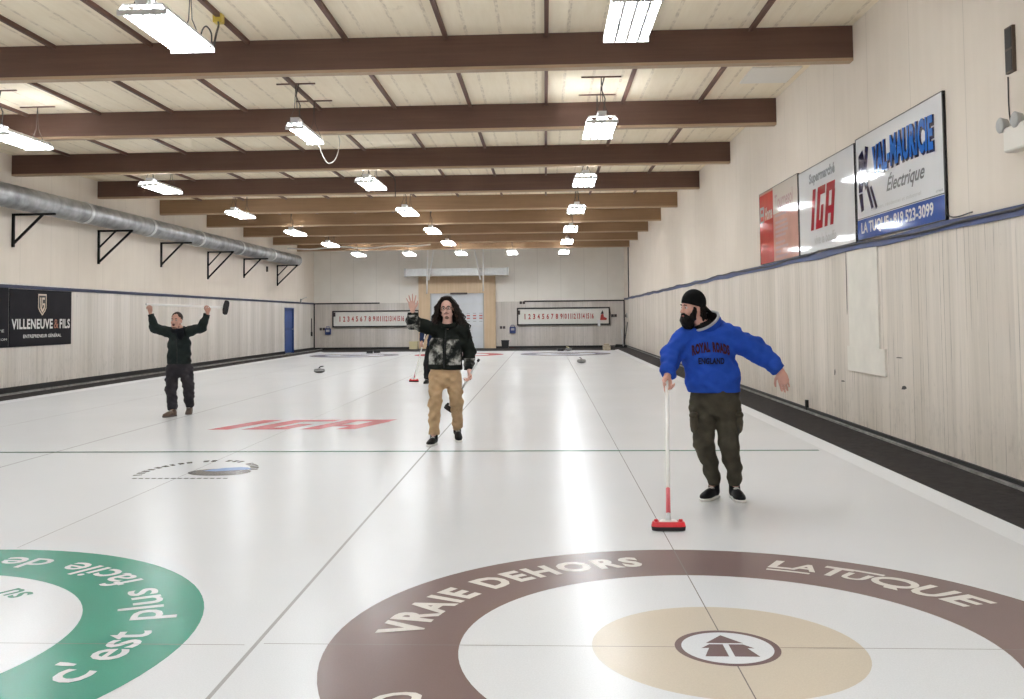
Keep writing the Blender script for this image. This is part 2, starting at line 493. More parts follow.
letter_q(48.4, 38.9, 1.425, 1.665)
arc_text('lettering', 'U', 'ice_cream', (0, 0), 1.445, 1.67, 38.9, 32.0, .03, shear=.1)
arc_text('lettering', 'E', 'ice_cream', (0, 0), 1.46, 1.67, 31.8, 24.8, .03, shear=.1)
def arc_bar(r0, r1, a0, a1, m='ice_cream', c=(0, 0), n=10):
    V = []
    for k in range(n + 1):
        a = math.radians(a0 + (a1 - a0) * k / n)
        V += [(c[0] + r0*math.cos(a), c[1] + r0*math.sin(a), .0031), (c[0] + r1*math.cos(a), c[1] + r1*math.sin(a), .0031)]
    mesh('lettering_bar', V, [(2*k, 2*k+1, 2*k+3, 2*k+2) for k in range(n)], m, ice)
arc_bar(1.425, 1.455, 70.4, 60.6); arc_bar(1.64, 1.672, 55.0, 47.4)
arc_text('lettering', "c'", 'ice_white', GC, 1.635, 1.405, -16.5, -8.6, .012, ref="cl")
arc_text('lettering', 'est', 'ice_white', GC, 1.635, 1.405, -6.6, 8.0, .012, ref='cl')
arc_text('lettering', 'plus', 'ice_white', GC, 1.635, 1.405, 14.6, 36.3, .012, ref='cl')
arc_text('lettering', 'facile', 'ice_white', GC, 1.635, 1.405, 42.5, 68.0, .012, ref='cl')
arc_text('lettering', 'de', 'ice_white', GC, 1.635, 1.405, 73.8, 86.3, .012, ref='cl')
arc_text('lettering', 'su', 'ice_dark_green', GC, 1.085, .955, 50.0, 60.0, .015)
arc_text('lettering', 'O', 'ice_cream', (0, 0), 1.44, 1.65, -153.5, -158.5, .03)
# lines of the sheets
for i, x in enumerate(SH):
    flat_rect('centre_line', 'ice_thin', x - .0028, 1.83, x + .0028, YI1 - 3.9, .0011)
flat_rect('centre_line', 'ice_thin', -.0028, -3.4, .0028, -.236, .0032)
flat_rect('centre_line', 'ice_thin', -.0028, .236, .0028, 1.83, .0032)
for x in (-2.166, -6.48):
    flat_rect('sheet_divider', 'ice_line', x - .010, YI0, x + .010, YI1, .0012)
for i, x in enumerate((0., -4.345)):
    y = (0., -.02)[i]
    for a, b in ((-2.13, -.236), (.236, 2.13)):
        flat_rect('tee_line', 'ice_thin', x + a, y - .0024, x + b, y + .0024, .0034)
flat_rect('hog_line', 'ice_dark_green', XIL + .2, 6.35, 2.2, 6.42, .0036, 'dark green line across all the sheets')
# far houses
for x, m1, m2 in ((SH[0], 'ice_blue', 'ice_white'), (SH[1], 'ice_red', 'ice_white'), (SH[2], 'ice_blue', 'ice_white')):
    flat_ring('house_ring', m1, (x, 34.66), 1.219, 1.829, .002)
    flat_disc('house_circle', m1, (x, 34.66), .61, .002)
# supermarket lettering frozen into the middle sheet
def ifr(u, v): return (-5.47 + u + v * .43, 8.56 + v * 1.22, .003)
def strokes(name, polys, m, parent, frame):
    V, F = [], []
    for q in polys:
        k = len(V); V += [frame(u, v) for u, v in q]; F.append(tuple(range(k, k + len(q))))
    return mesh(name, V, F, m, parent)
def rc(a, b, c, d): return [(a, c), (b, c), (b, d), (a, d)]
IGA = [rc(0, .29, 0, 1),
       rc(.47, .76, .2, .8), rc(.47, 1.10, 0, .2), rc(.47, 1.18, .8, 1), rc(.86, 1.10, .2, .55),
       rc(1.28, 1.55, 0, .8), rc(1.28, 2.02, .8, 1), rc(1.78, 2.05, 0, .8), rc(1.55, 1.78, .28, .46)]
strokes('lettering', IGA, 'ice_red', ice, ifr)
# round town emblem on the ice
E0 = (-4.28, 4.95)
flat_disc('emblem_lake', 'ice_grey', (-4.05, 4.95), .31, .0022, sy=.72)
mesh('emblem_hill', [(x, y, .003) for x, y in [(-4.25,5.02),(-4.18,5.12),(-4.06,5.22),(-3.94,5.26),(-3.85,5.24),(-3.78,5.12),(-3.92,5.06),(-4.1,4.99)]], [tuple(range(8))[::-1]], 'ice_sky', ice)
for k in range(22):
    if k in (9, 12, 16): continue
    a0 = math.radians(196 - k * 8.6); a1 = a0 - math.radians(5.6 if k % 3 else 4.2)
    q = [(E0[0] + r * .62 * math.cos(a), E0[1] + r * 1.0 * math.sin(a) * .86, .0025) for r, a in ((.80, a0), (.80, a1), (.93, a1), (.93, a0))]
    mesh('emblem_ring_mark', q, [(0, 1, 2, 3)], 'ice_grey', ice)
for k in range(15):
    x = -4.77 + k * .063
    flat_rect('emblem_line_mark', 'ice_grey', x, 4.555, x + .045, 4.60, .0025)
# raised frozen lip on the right edge of the ice
lip = MB(); lip.add([(2.26, YI0, .001), (2.42, YI0, .035), (2.42, YI0, -.1), (2.26, YI1, .001), (2.42, YI1, .035), (2.42, YI1, -.1)],
    [(0, 3, 4, 1), (1, 4, 5, 2), (0, 1, 2), (3, 5, 4), (0, 2, 5, 3)])
lip.build('ice_lip', 'ice_white', ice)
lip2 = MB(); lip2.add([(-10.84, YI0, .001), (-11.0, YI0, .03), (-11.0, YI0, -.1), (-10.84, YI1, .001), (-11.0, YI1, .03), (-11.0, YI1, -.1)],
    [(0, 1, 4, 3), (1, 2, 5, 4), (0, 2, 1), (3, 4, 5), (0, 3, 5, 2)])
lip2.build('ice_lip', 'ice_white', ice)

# walkways
struct('floor_right', MB().box((XI, YB, -.3), (XR, YF, -.03)), 'black_carpet', label='black carpeted walkway along the right wall')
struct('floor_left', MB().box((XL, YB, -.3), (XIL, YF, ZW)), 'black_carpet', label='black walkway along the left wall')
struct('floor_far', MB().box((XIL, YI1, -.3), (XI, YF, ZW)), 'black_carpet', label='dark walkway before the end wall')
struct('floor_back', MB().box((XIL, YB, -.3), (XI, YI0, ZW)), 'black_carpet')
T = .2
struct('wall_right', MB().box((XR, YB, -.3), (XR + T, YF, ZBAND)), 'weathered_boards_right', label='lower right wall of weathered vertical boards')
struct('wall_right_upper', MB().box((XR, YB, ZBAND), (XR + T, YF, ZC)), 'painted_plywood', label='upper right wall of cream painted panels')
lw = MB().box((XL - T, YB, -.3), (XL, 40.08, ZBAND)).box((XL - T, 41.69, -.3), (XL, YF, ZBAND)).box((XL - T, 40.08, 2.06), (XL, 41.69, ZBAND)).box((XL - T, 40.08, -.3), (XL - .12, 41.69, 2.06))
struct('wall_left', lw, 'weathered_boards_left', label='lower left wall of pale vertical boards')
struct('wall_left_upper', MB().box((XL - T, YB, ZBAND), (XL, YF, ZC)), 'painted_plywood', label='upper left wall of cream painted panels')
struct('wall_far', MB().box((XL - T, YF, -.3), (XR + T, YF + T, ZBAND - .07)), 'weathered_boards_far', label='lower end wall of grey vertical boards')
struct('wall_far_upper', MB().box((XL - T, YF, ZBAND - .07), (XR + T, YF + T, ZC)), 'grey_plywood', label='upper end wall of grey panels')
struct('wall_back', MB().box((XL - T, YB - T, -.3), (XR + T, YB, ZC)), 'painted_plywood')
struct('ceiling', MB().box((XL - T, YB - T, ZC), (XR + T, YF + T, ZC + .2)), 'cream_ceiling_panel', label='cream panelled ceiling between brown joists')
# joists and beams
for i in range(12):
    x = -11.72 + i * 1.372
    o = MB().box((x - .028, YB, ZC - .055), (x + .028, YF, ZC)).build('ceiling_joist', 'joist_stain')
    tag(o, 'thin dark brown joist running the length of the cream ceiling', None, 'ceiling joists', 'structure')
ords = ['first', 'second', 'third', 'fourth', 'fifth', 'sixth', 'seventh', 'eighth', 'ninth']
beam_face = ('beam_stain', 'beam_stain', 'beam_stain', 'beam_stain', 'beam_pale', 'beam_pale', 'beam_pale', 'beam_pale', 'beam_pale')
for i in range(-4, 9):
    y = 8.403 + i * 4.249
    if y < YB + .3: continue
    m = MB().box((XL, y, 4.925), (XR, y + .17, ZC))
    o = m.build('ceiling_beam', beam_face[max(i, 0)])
    if i >= 0:
        tag(o, 'brown laminated beam across the ceiling, %s from the camera' % ords[i], None, 'ceiling beams', 'structure')
    else:
        tag(o, None, None, None, 'structure')
    MB().box((XL, y, 4.884), (XR, y + .17, 4.925)).build('bottom_board', 'beam_edge', o)
# bands, skirtings, edge lines
def wavy(y0, y1, n, z, amp):
    return [(y0 + (y1 - y0) * k / n, z + amp * math.sin(k * 1.7) + amp * .6 * math.sin(k * 4.1)) for k in range(n + 1)]
b = MB()
pts = wavy(YB, YF, 60, 2.40, .012)
for (ya, za), (yb, zb) in zip(pts, pts[1:]):
    b.add([(XR, ya, za-.05), (XR, yb, zb-.05), (XR, yb, zb+.045), (XR, ya, za+.045), (XR-.025, ya, za-.05), (XR-.025, yb, zb-.05), (XR-.025, yb, zb+.045), (XR-.025, ya, za+.045)],
          [(4,5,6,7),(7,6,2,3),(5,4,0,1)])
struct('trim_right', b, 'blue_band', label='blue band under the signs along the right wall')
o = MB().tube([(XR - .035, y, z + .02 + .025 * math.sin(y * .8)) for y, z in wavy(YB + .5, YF - .3, 90, 2.40, .01)], .014, 6).build('wall_cable', 'black_cable', None, True)
tag(o, 'black cable sagging along the blue band on the right wall', 'cable')
struct('trim_left', MB().box((XL, YB, 2.29), (XL + .03, YF, 2.37)), 'navy_band', label='dark blue band along the left wall')
struct('trim_far', MB().box((XL, YF - .03, 2.29), (-9.55, YF, 2.36)).box((-1.9, YF - .03, 2.30), (XR, YF, 2.37)), 'dark_trim', label='dark rail along the end wall')
struct('trim_corner', MB().box((XL, YF - .05, ZW), (XL + .06, YF, 2.36)).box((XR - .06, YF - .05, ZW), (XR, YF, 2.36)), 'dark_trim')
struct('baseboard_right', MB().box((XR - .03, YB, -.03), (XR, YF, .035)), 'rubber_base', label='black skirting at the foot of the right wall')
struct('trim_1', MB().box((XR - .075, YB, -.03), (XR - .035, YF, -.005)), 'grey_lip', label='worn grey strip beside the right skirting')
struct('baseboard_left', MB().box((XL, YB, ZW), (XL + .04, 40.08, .02)).box((XL, 41.69, ZW), (XL + .04, YF, .02)), 'rubber_base', label='black skirting at the foot of the left wall')
struct('trim_2', MB().box((XL + .42, YB, ZW), (XL + .47, YF, -.06)), 'grey_lip', label='grey strip along the left walkway')
struct('baseboard_far', MB().box((XL, YF - .04, ZW), (-7.5, YF, .0)).box((-3.4, YF - .04, ZW), (XR, YF, .0)), 'rubber_base', label='black skirting at the foot of the end wall')

# ------------------------------------------------------------------ blue door
door = empty('door_1', (XL, 40.08, ZW)); tag(door, 'narrow blue door in the left wall', None, None, 'structure')
leaf = MB().box((-.10, .05, .02), (-.04, 1.56, 2.12)).build('door_leaf', 'door_blue', door)
fr = MB().box((-.12, 0, 0), (.025, .06, 2.17)).box((-.12, 1.55, 0), (.025, 1.61, 2.17)).box((-.12, 0, 2.11), (.025, 1.61, 2.17)); fr.build('door_frame', 'door_blue', door)
MB().box((-.042, .18, 1.22), (-.03, 1.43, 2.0)).box((-.042, .18, .15), (-.03, 1.43, 1.08)).build('door_panel', 'door_blue_light', leaf)
MB().tube([(-.03, 1.42, 1.14), (.03, 1.42, 1.14), (.03, 1.30, 1.14)], .015, 8).build('door_handle', 'steel', leaf, True)

# ------------------------------------------------------------------ ceiling lights
def make_light(tubes=4):
    r = empty('ceiling_light')
    w = .255 if tubes == 4 else .15
    L = .70
    body = MB()
    # open-topped housing: side rails, spine and cross straps, so some light escapes upwards
    for sx in (-1, 1):
        body.add([(sx*w, -L, -.012), (sx*w, L, -.012), (sx*w*.82, L-.01, .055), (sx*w*.82, -L+.01, .055), (sx*(w-.012), -L, -.012), (sx*(w-.012), L, -.012), (sx*(w*.82-.012), L-.01, .055), (sx*(w*.82-.012), -L+.01, .055)],
                 [(0,1,2,3),(7,6,5,4),(0,4,5,1),(3,2,6,7),(0,3,7,4),(1,5,6,2)])
    body.box((-.05, -L, .035), (.05, L, .07))
    for y in (-L + .05, -.25, .25, L - .05): body.box((-w*.82, y - .025, .045), (w*.82, y + .025, .06))
    hs = body.build('housing', 'lamp_white', r)
    # fluted reflector: a trough for each tube
    R = MB(); p = 2 * w / tubes
    for t in range(tubes):
        x0 = -w + t * p
        prof = [(x0 + p*.28, .004), (x0 + p*.36, .014), (x0 + p*.5, .020), (x0 + p*.64, .014), (x0 + p*.72, .004)]
        for (xa, za), (xb, zb) in zip(prof, prof[1:]):
            R.add([(xa, -L+.02, za), (xb, -L+.02, zb), (xb, L-.02, zb), (xa, L-.02, za)], [(0, 1, 2, 3)])
    R.build('reflector', 'lamp_reflector', r)
    for t in range(1, tubes):
        MB().box((-w + t*p - .016, -L + .02, -.066), (-w + t*p + .016, L - .02, -.005)).build('shade_fin', 'lamp_white', r)  # added fins: undersides miss the tube glare, so gaps between tubes read grey
    for sgn in (-1, 1):
        MB().box((-w, sgn*L - .012, -.066), (w, sgn*L + .012, -.012)).build('end_cap', 'lamp_white', r)
    MB().box((-.07, -.70, .065), (.07, -.42, .13)).build('ballast_box', 'lamp_white', hs)
    for t in range(tubes):
        x = -w + (t + .5) * p; q = .030 if tubes == 4 else .034
        V, F = [], []
        for y in (-L + .03, L - .03):
            for a in (180, 225, 270, 315, 0, 90):
                V.append((x + q * math.cos(math.radians(a)), y, -.03 + q * math.sin(math.radians(a))))
        for k in range(6): F.append((k, (k+1) % 6, 6 + (k+1) % 6, 6 + k))
        F += [tuple(range(5, -1, -1)), tuple(range(6, 12))]
        mesh('tube', V, F, 'lamp_tube', r)
    H = ZC - 4.655
    for y in (-.62, .62):
        MB().tube([(-.12, y, .06), (-.02, y, .3), (0, y, H)], .006, 5).tube([(.12, y, .06), (.02, y, .3), (0, y, H)], .006, 5).build('hanging_wire', 'cord_dark', r)
        MB().box((-.32, y - .015, H - .02), (.32, y + .015, H)).build('ceiling_batten', 'joist_stain', r)
    MB().tube([(.03, -.55, .12), (.06, -.57, .35), (.0, -.60, .5), (.05, -.62, H)], .010, 6).build('power_cord', 'cord_dark', r, True)
    return r
ROWS = [(5.56, 0), (11.45, 1), (17.6, 2), (23.5, 3), (29.8, 4), (35.5, 5), (41.9, 6)]
names = ['first', 'second', 'third', 'fourth', 'fifth', 'sixth', 'seventh']
COLX = [(.14, 'right-hand row over the brown house'), (-4.83, 'middle row of ceiling lights'), (-9.84, 'left-hand row near the round duct')]
proto4 = make_light(4); proto2 = make_light(2)
used = {4: False, 2: False}
def place_light(x, y, label, tubes=4):
    src = proto4 if tubes == 4 else proto2
    if not used[tubes]: used[tubes] = True; src.location = (x, y, 4.655); o = src
    else: o = copy_tree(src, (x, y, 4.655))
    tag(o, label, 'ceiling light', 'hanging tube lights')
for ci, (x, rowname) in enumerate(COLX):
    for y, k in ROWS:
        t = 2 if (ci, k) == (1, 1) else 4
        seen = not (ci == 2 and k == 0)
        kk = k if ci < 2 else k - 1
        dx = (.0, -.03, -.06)[ci] * (k == 6)
        lab = ('white hanging tube light, %s from the camera in the %s' % (names[kk], rowname)) if seen else 'white hanging tube light off to the near left, before the duct row starts'
        if t == 2: lab = 'narrow two-tube ceiling light with a dangling cord, %s in the middle row' % names[kk]
        place_light(x + dx, y, lab, t)
place_light(-2.37, 41.9, 'white hanging tube light at the far end between the middle and right-hand rows')
place_light(-7.40, 41.9, 'white hanging tube light at the far end between the left-hand and middle rows')
for x, w in ((.13, 'right'), (-4.83, 'middle'), (-9.84, 'left')):
    place_light(x, -.4, 'white hanging tube light overhead of the camera in the %s row' % w)
    place_light(x, -6.2, 'white hanging tube light behind the camera in the %s row' % w)
# loose cords
def cable(name, pts, r, m, label, n=8):
    P = [Vector(p) for p in pts]; out = []
    for i in range(len(P) - 1):
        p0, p1, p2, p3 = P[max(i-1, 0)], P[i], P[i+1], P[min(i+2, len(P)-1)]
        for k in range(n):
            t = k / n
            out.append(.5 * ((2*p1) + (p2-p0)*t + (2*p0-5*p1+4*p2-p3)*t*t + (3*p1-p0-3*p2+p3)*t**3))
    out.append(P[-1])
    o = MB().tube(out, r, 6).build(name, m, None, True)
    return tag(o, label, 'cable')
cable('power_cord', [(-4.76, 12.16, 4.56), (-4.709, 12.3, 4.376), (-4.628, 12.35, 4.285), (-4.54, 12.5, 4.40), (-4.62, 13.2, 4.80), (-5.1, 15.3, ZC)], .010, 'cord_white', 'pale cord looping below the narrow two-tube light')
cable('power_cord', [(-4.89, 20.4, ZC), (-4.80, 20.88, 5.25), (-4.785, 20.9, 5.0), (-4.78, 20.9, 4.76)], .014, 'cord_dark', 'short black cord hanging straight down before the fourth beam')
cable('power_cord', [(-4.60, 6.3, 4.66), (-4.59, 6.35, 4.82), (-4.70, 6.75, 5.05), (-4.86, 7.2, ZC - .115)], .013, 'cord_dark', 'black cord rising from the nearest middle light to a yellow box')
cable('power_cord', [(-4.75, 6.25, 4.68), (-4.74, 6.3, 4.85), (-4.69, 6.3, 4.91), (-4.63, 6.3, 4.83), (-4.61, 6.26, 4.68)], .009, 'cord_dark', 'small loop of dark cord above the far end of the nearest middle light')
yb = MB().box((-4.93, 7.18, ZC - .12), (-4.81, 7.30, ZC), .012).build('junction_box', 'yellow_plastic')
tag(yb, 'small yellow box on a joist above the nearest middle light', 'junction box')
o = MB().box((2.46, 10.45, ZC - .02), (3.22, 11.45, ZC)).build('white_panel', 'white_panel')
tag(o, 'plain white panel set in the ceiling beside the right wall', 'panel')
# white hose sagging along the eighth beam
yw = 8.403 + 7 * 4.249 - .05
cable('hanging_hose', [(-12.4, yw, 4.72), (-11.6, yw, 4.665), (-11.2, yw, 4.66), (-10.4, yw, 4.735), (-9.7, yw, 4.74), (-9.0, yw, 4.675), (-8.3, yw, 4.70), (-7.5, yw, 4.765), (-6.7, yw, 4.74), (-5.9, yw, 4.80)], .035, 'rope_white', 'white hose sagging along the eighth ceiling beam')

# ------------------------------------------------------------------ duct on brackets, left wall
duct = empty('air_duct', (XL + .5, 10., 4.29))
tag(duct, 'round galvanised air duct along the left wall below the ceiling', 'duct')
Y0, Y1 = 0., 30.4
cuts = [0., 5.0, 9.35, 13.3, 17.4, 21.7, 26.0, 30.4]
for a, bb in zip(cuts, cuts[1:]):
    prof = []; n = max(8, int((bb - a) / .30))
    V, F = [], []
    N = 28
    for i in range(n * 2 + 1):
        y = a + (bb - a) * i / (n * 2); r = .26 + (.009 if i % 2 else 0.)
        for k in range(N):
            t = 2*PI*k/N
            V.append((r*math.cos(t), y + .06*math.sin(t), r*math.sin(t)))
    for i in range(n * 2):
        for k in range(N):
            F.append((i*N+k, i*N+(k+1) % N, (i+1)*N+(k+1) % N, (i+1)*N+k))
    F.append(tuple(range(N))); F.append(tuple((n*2)*N + k for k in range(N-1, -1, -1)))
    mesh('duct_section', V, F, 'galvanised', duct, True)
for y in cuts[1:-1]:
    V = MB().lathe([(.272, -.07), (.285, -.05), (.285, .05), (.272, .07)], 28)
    V.V = [(x, y + z, yy) for x, yy, z in V.V]
    V.F = [f[::-1] for f in V.F]
    V.build('duct_band', 'duct_tape', duct, True)
bdepth = [.62, .62, .62, .62, .62, .62]
bk = None
for i, (y, zt, zb) in enumerate([(16.96, 4.035, 3.24), (21.2, 4.035, 3.08), (25.5, 4.035, 3.22), (29.75, 4.035, 3.0), (33.93, 4.035, 3.22), (38.8, 4.035, 3.05)]):
    r = empty('wall_bracket', (XL, y, zb))
    H = zt - zb - .02
    tag(r, 'black steel triangular bracket under the duct, %s from the camera' % ords[i], 'bracket', 'duct brackets')
    MB().box((0, -.03, 0), (.05, .03, H)).build('upright', 'black_steel', r)
    w = 1.02 if i % 2 == 0 else .98
    MB().box((0, -.03, H - .05), (w, .03, H)).build('arm', 'black_steel', r)
    MB().bar((.03, 0, .08 if i % 2 == 0 else .05), (w - (.3 if i % 2 == 0 else .03), 0, H - .03), .05, .05, (0, 1, 0)).build('brace', 'black_steel', r)
    if i % 2: MB().bar((.03, 0, H * .48), (.5, 0, H - .03), .04, .04, (0, 1, 0)).build('brace', 'black_steel', r)
o = MB().box((XL, 37.1, 3.62), (XL + .06, 37.22, 3.86), .01).build('thermostat', 'black_steel')
tag(o, 'tiny black box on the left wall between the last two brackets', 'control box')
lamp = empty('wall_lamp', (XL, 43.0, 2.4)); tag(lamp, 'small grey lamp on the left wall right of the blue door', 'lamp')
MB().box((0, -.05, -.06), (.05, .05, .14)).build('back_plate', 'grey_plastic', lamp)
MB().tube([(.04, 0, .1), (.2, .05, .18), (.3, .1, .22)], .02, 8).build('arm', 'grey_plastic', lamp, True)
# ------------------------------------------------------------------ signs on the right wall
# seen from the hall, a sign's left edge lies at the far end: u runs towards the camera
def rframe(y_far, z0, dep=.03):
    return lambda u, v, w=0.: (XR - dep - w, y_far - u, z0 + v)
def rsign(name, y_far, y_near, z0, z1, m, label, cat='sign'):
    r = empty(name, (0, 0, 0)); tag(r, label, cat)
    f = rframe(y_far, z0, 0.)
    W, H = y_far - y_near, z1 - z0
    MB().box((XR - .03, y_near, z0), (XR, y_far, z1)).build('board', m, r)
    e = MB(); t = .009
    e.box((XR - .036, y_near, z0), (XR - .0, y_near + t, z1)).box((XR - .036, y_far - t, z0), (XR, y_far, z1))
    e.box((XR - .036, y_near, z1 - t), (XR, y_far, z1)).box((XR - .036, y_near, z0), (XR, y_far, z0 + t))
    e.build('edge_strip', 'sign_edge', r)
    return r, (lambda u, v, w=0.: (XR - .0315 - w, y_far - u, z0 + v)), W, H
def quads(name, Q, m, parent, f, w=0.):
    V, F = [], []
    for q in Q:
        k = len(V); V += [f(u, v, w) for u, v in q]; F.append(tuple(range(k, k + len(q))))
    return mesh(name, V, F, m, parent)
# electrician's sign (far edge y 8.32, near edge y 5.55)
vm, f, W, H = rsign('wall_sign', 8.32, 5.55, 2.46, 3.80, 'sign_white', 'large white and blue electrician sign, the nearest one on the right wall')
quads('blue_panel', [[(.01, .01), (W-.01, .01), (W-.01, .265), (.01, .265)]], 'sign_blue', vm, f, .001)
quads('black_rule', [[(.01, .272), (W-.01, .272), (W-.01, .285), (.01, .285)]], 'sign_black', vm, f, .001)
text_fit('lettering', 'LA TUQUE : 819 523-3099', 'sign_white', vm, lambda a, b: f(a, b, .003), .16, W - .30, .055, .225, .03)
def archw(u, v):
    t = np.clip((u - .62) / (W - .90), 0, 1)
    return u, v + .03 * (4 * t * (1 - t)) - .02 * (1 - t)
text_fit('lettering_outline', 'VAL-MAURICIE', 'sign_navy', vm, lambda a, b: f(a, b, .002), .66, W - .22, .745, 1.15, .085, warp=archw, space=1.08)  # printed dark outline behind the blue letters
text_fit('lettering', 'VAL-MAURICIE', 'sign_cyan', vm, lambda a, b: f(a, b, .004), .63, W - .26, .775, 1.155, .045, warp=archw, space=1.08)
text_fit('lettering', 'Électrique', 'sign_black', vm, lambda a, b: f(a, b, .003), 1.10, W - .50, .46, .72, .02, .4)
text_fit('lettering', 'Entretien, résidentiel et industriel', 'sign_grey', vm, lambda a, b: f(a, b, .003), .55, W - .62, .335, .385, 0.)
quads('emblem', [[(.10, .62), (.24, .62), (.36, .98), (.28, 1.16), (.12, 1.10)], [(.30, .80), (.42, .90), (.50, 1.16), (.38, 1.19), (.34, 1.0)], [(.34, .62), (.46, .70), (.44, .88), (.31, .78)],
                 [(.10, .60), (.18, .36), (.28, .38), (.24, .60)], [(.38, .66), (.56, .36), (.64, .38), (.46, .68)], [(.52, .64), (.72, .34), (.78, .37), (.58, .66)]], 'sign_navy', vm, f, .003)
text_fit('lettering', 'LETTRAGE', 'sign_black', vm, lambda a, b: f(a, b, .003), W - .22, W - .04, .31, .33, 0.)
# supermarket sign
ig, f, W, H = rsign('wall_sign', 11.17, 8.38, 2.45, 3.77, 'sign_white', 'white supermarket sign with slanted red letters, middle of the three on the right wall')
text_fit('lettering', 'Supermarché', 'sign_black', ig, lambda a, b: f(a, b, .003), .62, 1.94, 1.02, 1.22, .05)
def igf(u, v, w=0.): return f(.66 + u * .56 + v * .16, .34 + v * .62, .003)
quads('lettering', IGA, 'sign_red', ig, igf)
text_fit('lettering', 'vive la bouffe', 'sign_grey', ig, lambda a, b: f(a, b, .003), .84, 1.94, .11, .26, .015)
# red poster with a pale right part
rp, f, W, H = rsign('wall_poster', 14.0, 11.22, 2.45, 3.80, 'poster_pink', 'red and pale pink poster, farthest of the three on the right wall', 'poster')
quads('red_panel', [[(.01, .01), (1.08, .01), (1.08, H-.05), (.01, H-.05)]], 'poster_red', rp, f, .001)
quads('cream_panel', [[(1.08, .85), (W-.01, .85), (W-.01, H-.01), (1.08, H-.01)]], 'poster_cream', rp, f, .001)
quads('house_icon', [[(.05, .78), (.38, .78), (.38, 1.08), (.05, 1.08)]], 'sign_black', rp, f, .002)
quads('house_icon_mark', [[(.10, .82), (.33, .82), (.33, .90), (.10, .90)], [(.14, .96), (.29, .96), (.29, 1.03), (.14, 1.03)]], 'poster_red', rp, f, .003)
text_fit('lettering', 'Home', 'poster_cream', rp, lambda a, b: f(a, b, .003), .46, 1.02, .80, 1.04, .03)
text_fit('lettering', 'Tournesol', 'poster_ink', rp, lambda a, b: f(a, b, .003), 1.22, 2.45, .92, 1.18, .02)
for k, (u1, v) in enumerate([(2.0, .78), (2.05, .66), (2.1, .58), (2.1, .50), (1.95, .42), (1.9, .30), (2.1, .22), (1.6, .14), (2.05, .06)]):
    quads('text_line', [[(1.22, v), (u1, v), (u1, v + .045), (1.22, v + .045)]], 'poster_ink', rp, f, .002)
# wall patches and fittings on the right
pa = empty('wall_patch', (0, 0, 0)); tag(pa, 'pale plywood patch shaped like an upside-down T below the signs', 'wall patch')
MB().box((XR - .02, 7.66, 1.06), (XR, 8.82, 2.35)).build('upper_board', 'patch_ply', pa)
MB().box((XR - .026, 7.46, .74), (XR, 8.90, 1.07)).build('lower_board', 'patch_ply', pa)
ev = empty('wall_vent', (0, 0, 0)); tag(ev, 'narrow black upright slot high on the right wall', 'vent')
MB().box((XR - .03, 4.06, 3.62), (XR, 4.20, 4.03)).build('frame', 'vent_brown', ev)
MB().box((XR - .034, 4.075, 3.84), (XR - .004, 4.185, 4.015)).box((XR - .034, 4.075, 3.635), (XR - .004, 4.185, 3.82)).build('slot', 'vent_black', ev)
el = empty('emergency_light', (0, 0, 0)); tag(el, 'white emergency light box with two grey lamp heads at the right edge of the photo', 'emergency light')
MB().box((XR - .12, 3.72, 2.90), (XR, 4.10, 3.12), .015).build('battery_box', 'white_panel', el)
for y in (4.12, 3.86):
    hd = MB(); hd.lathe([(.03, -.05), (.055, -.03), (.07, .04), (.06, .05)], 14)
    hd.V = [(XR - .10 - z * .8, y + x, 3.10 + yy + .05) for x, yy, z in hd.V]
    hd.build('lamp_head', 'grey_plastic', el, True)
cable('wall_cable', [(XR - .01, 4.20, 3.60), (XR - .01, 4.20, 3.3), (XR - .012, 4.15, 3.10)], .006, 'cord_dark', 'thin cable dropping from the black slot to the emergency light')
cable('wall_cable', [(XR - .02, 42.9, ZC), (XR - .02, 43.0, 4.0), (XR - .02, 43.05, 2.45)], .03, 'dark_trim', 'dark upright cable near the far end of the right wall')
cable('wall_cable', [(XR - .045, 5.50, 3.75), (XR - .05, 5.48, 2.9), (XR - .05, 5.45, 2.50), (XR - .05, 4.9, 2.47)], .008, 'black_cable', 'thin black cable along the near edge of the electrician sign')
o = MB().box((XR - .04, 11.0, -.03), (XR, 11.08, .15)).build('wall_stub', 'rubber_black')
tag(o, 'short black upright stub on the skirting behind the man in blue', 'stub')
for i, (y, z, w, h, lab) in enumerate([(7.15, .98, .22, .014, 'thin dark scratch just right of the plywood patch'), (7.0, .62, .16, .05, 'ragged dark gouge low right of the plywood patch'), (9.6, .63, .05, .09, 'small dark gouge low on the wall left of the plywood patch'),
                                 (9.3, .56, .18, .02, 'short dark scrape below left of the plywood patch'), (8.95, 1.5, .022, .9, 'long dark crack along the left edge of the plywood patch')]):
    mb = MB(); mb.poly([(0, 0), (w * .6, h * .1), (w, h * .5), (w * .7, h), (w * .2, h * .8)], lambda u, v, t: (XR - .0 - t, y - u, z + v), .004)
    tag(mb.build('wall_scuff', 'scuff'), lab, 'scuff')

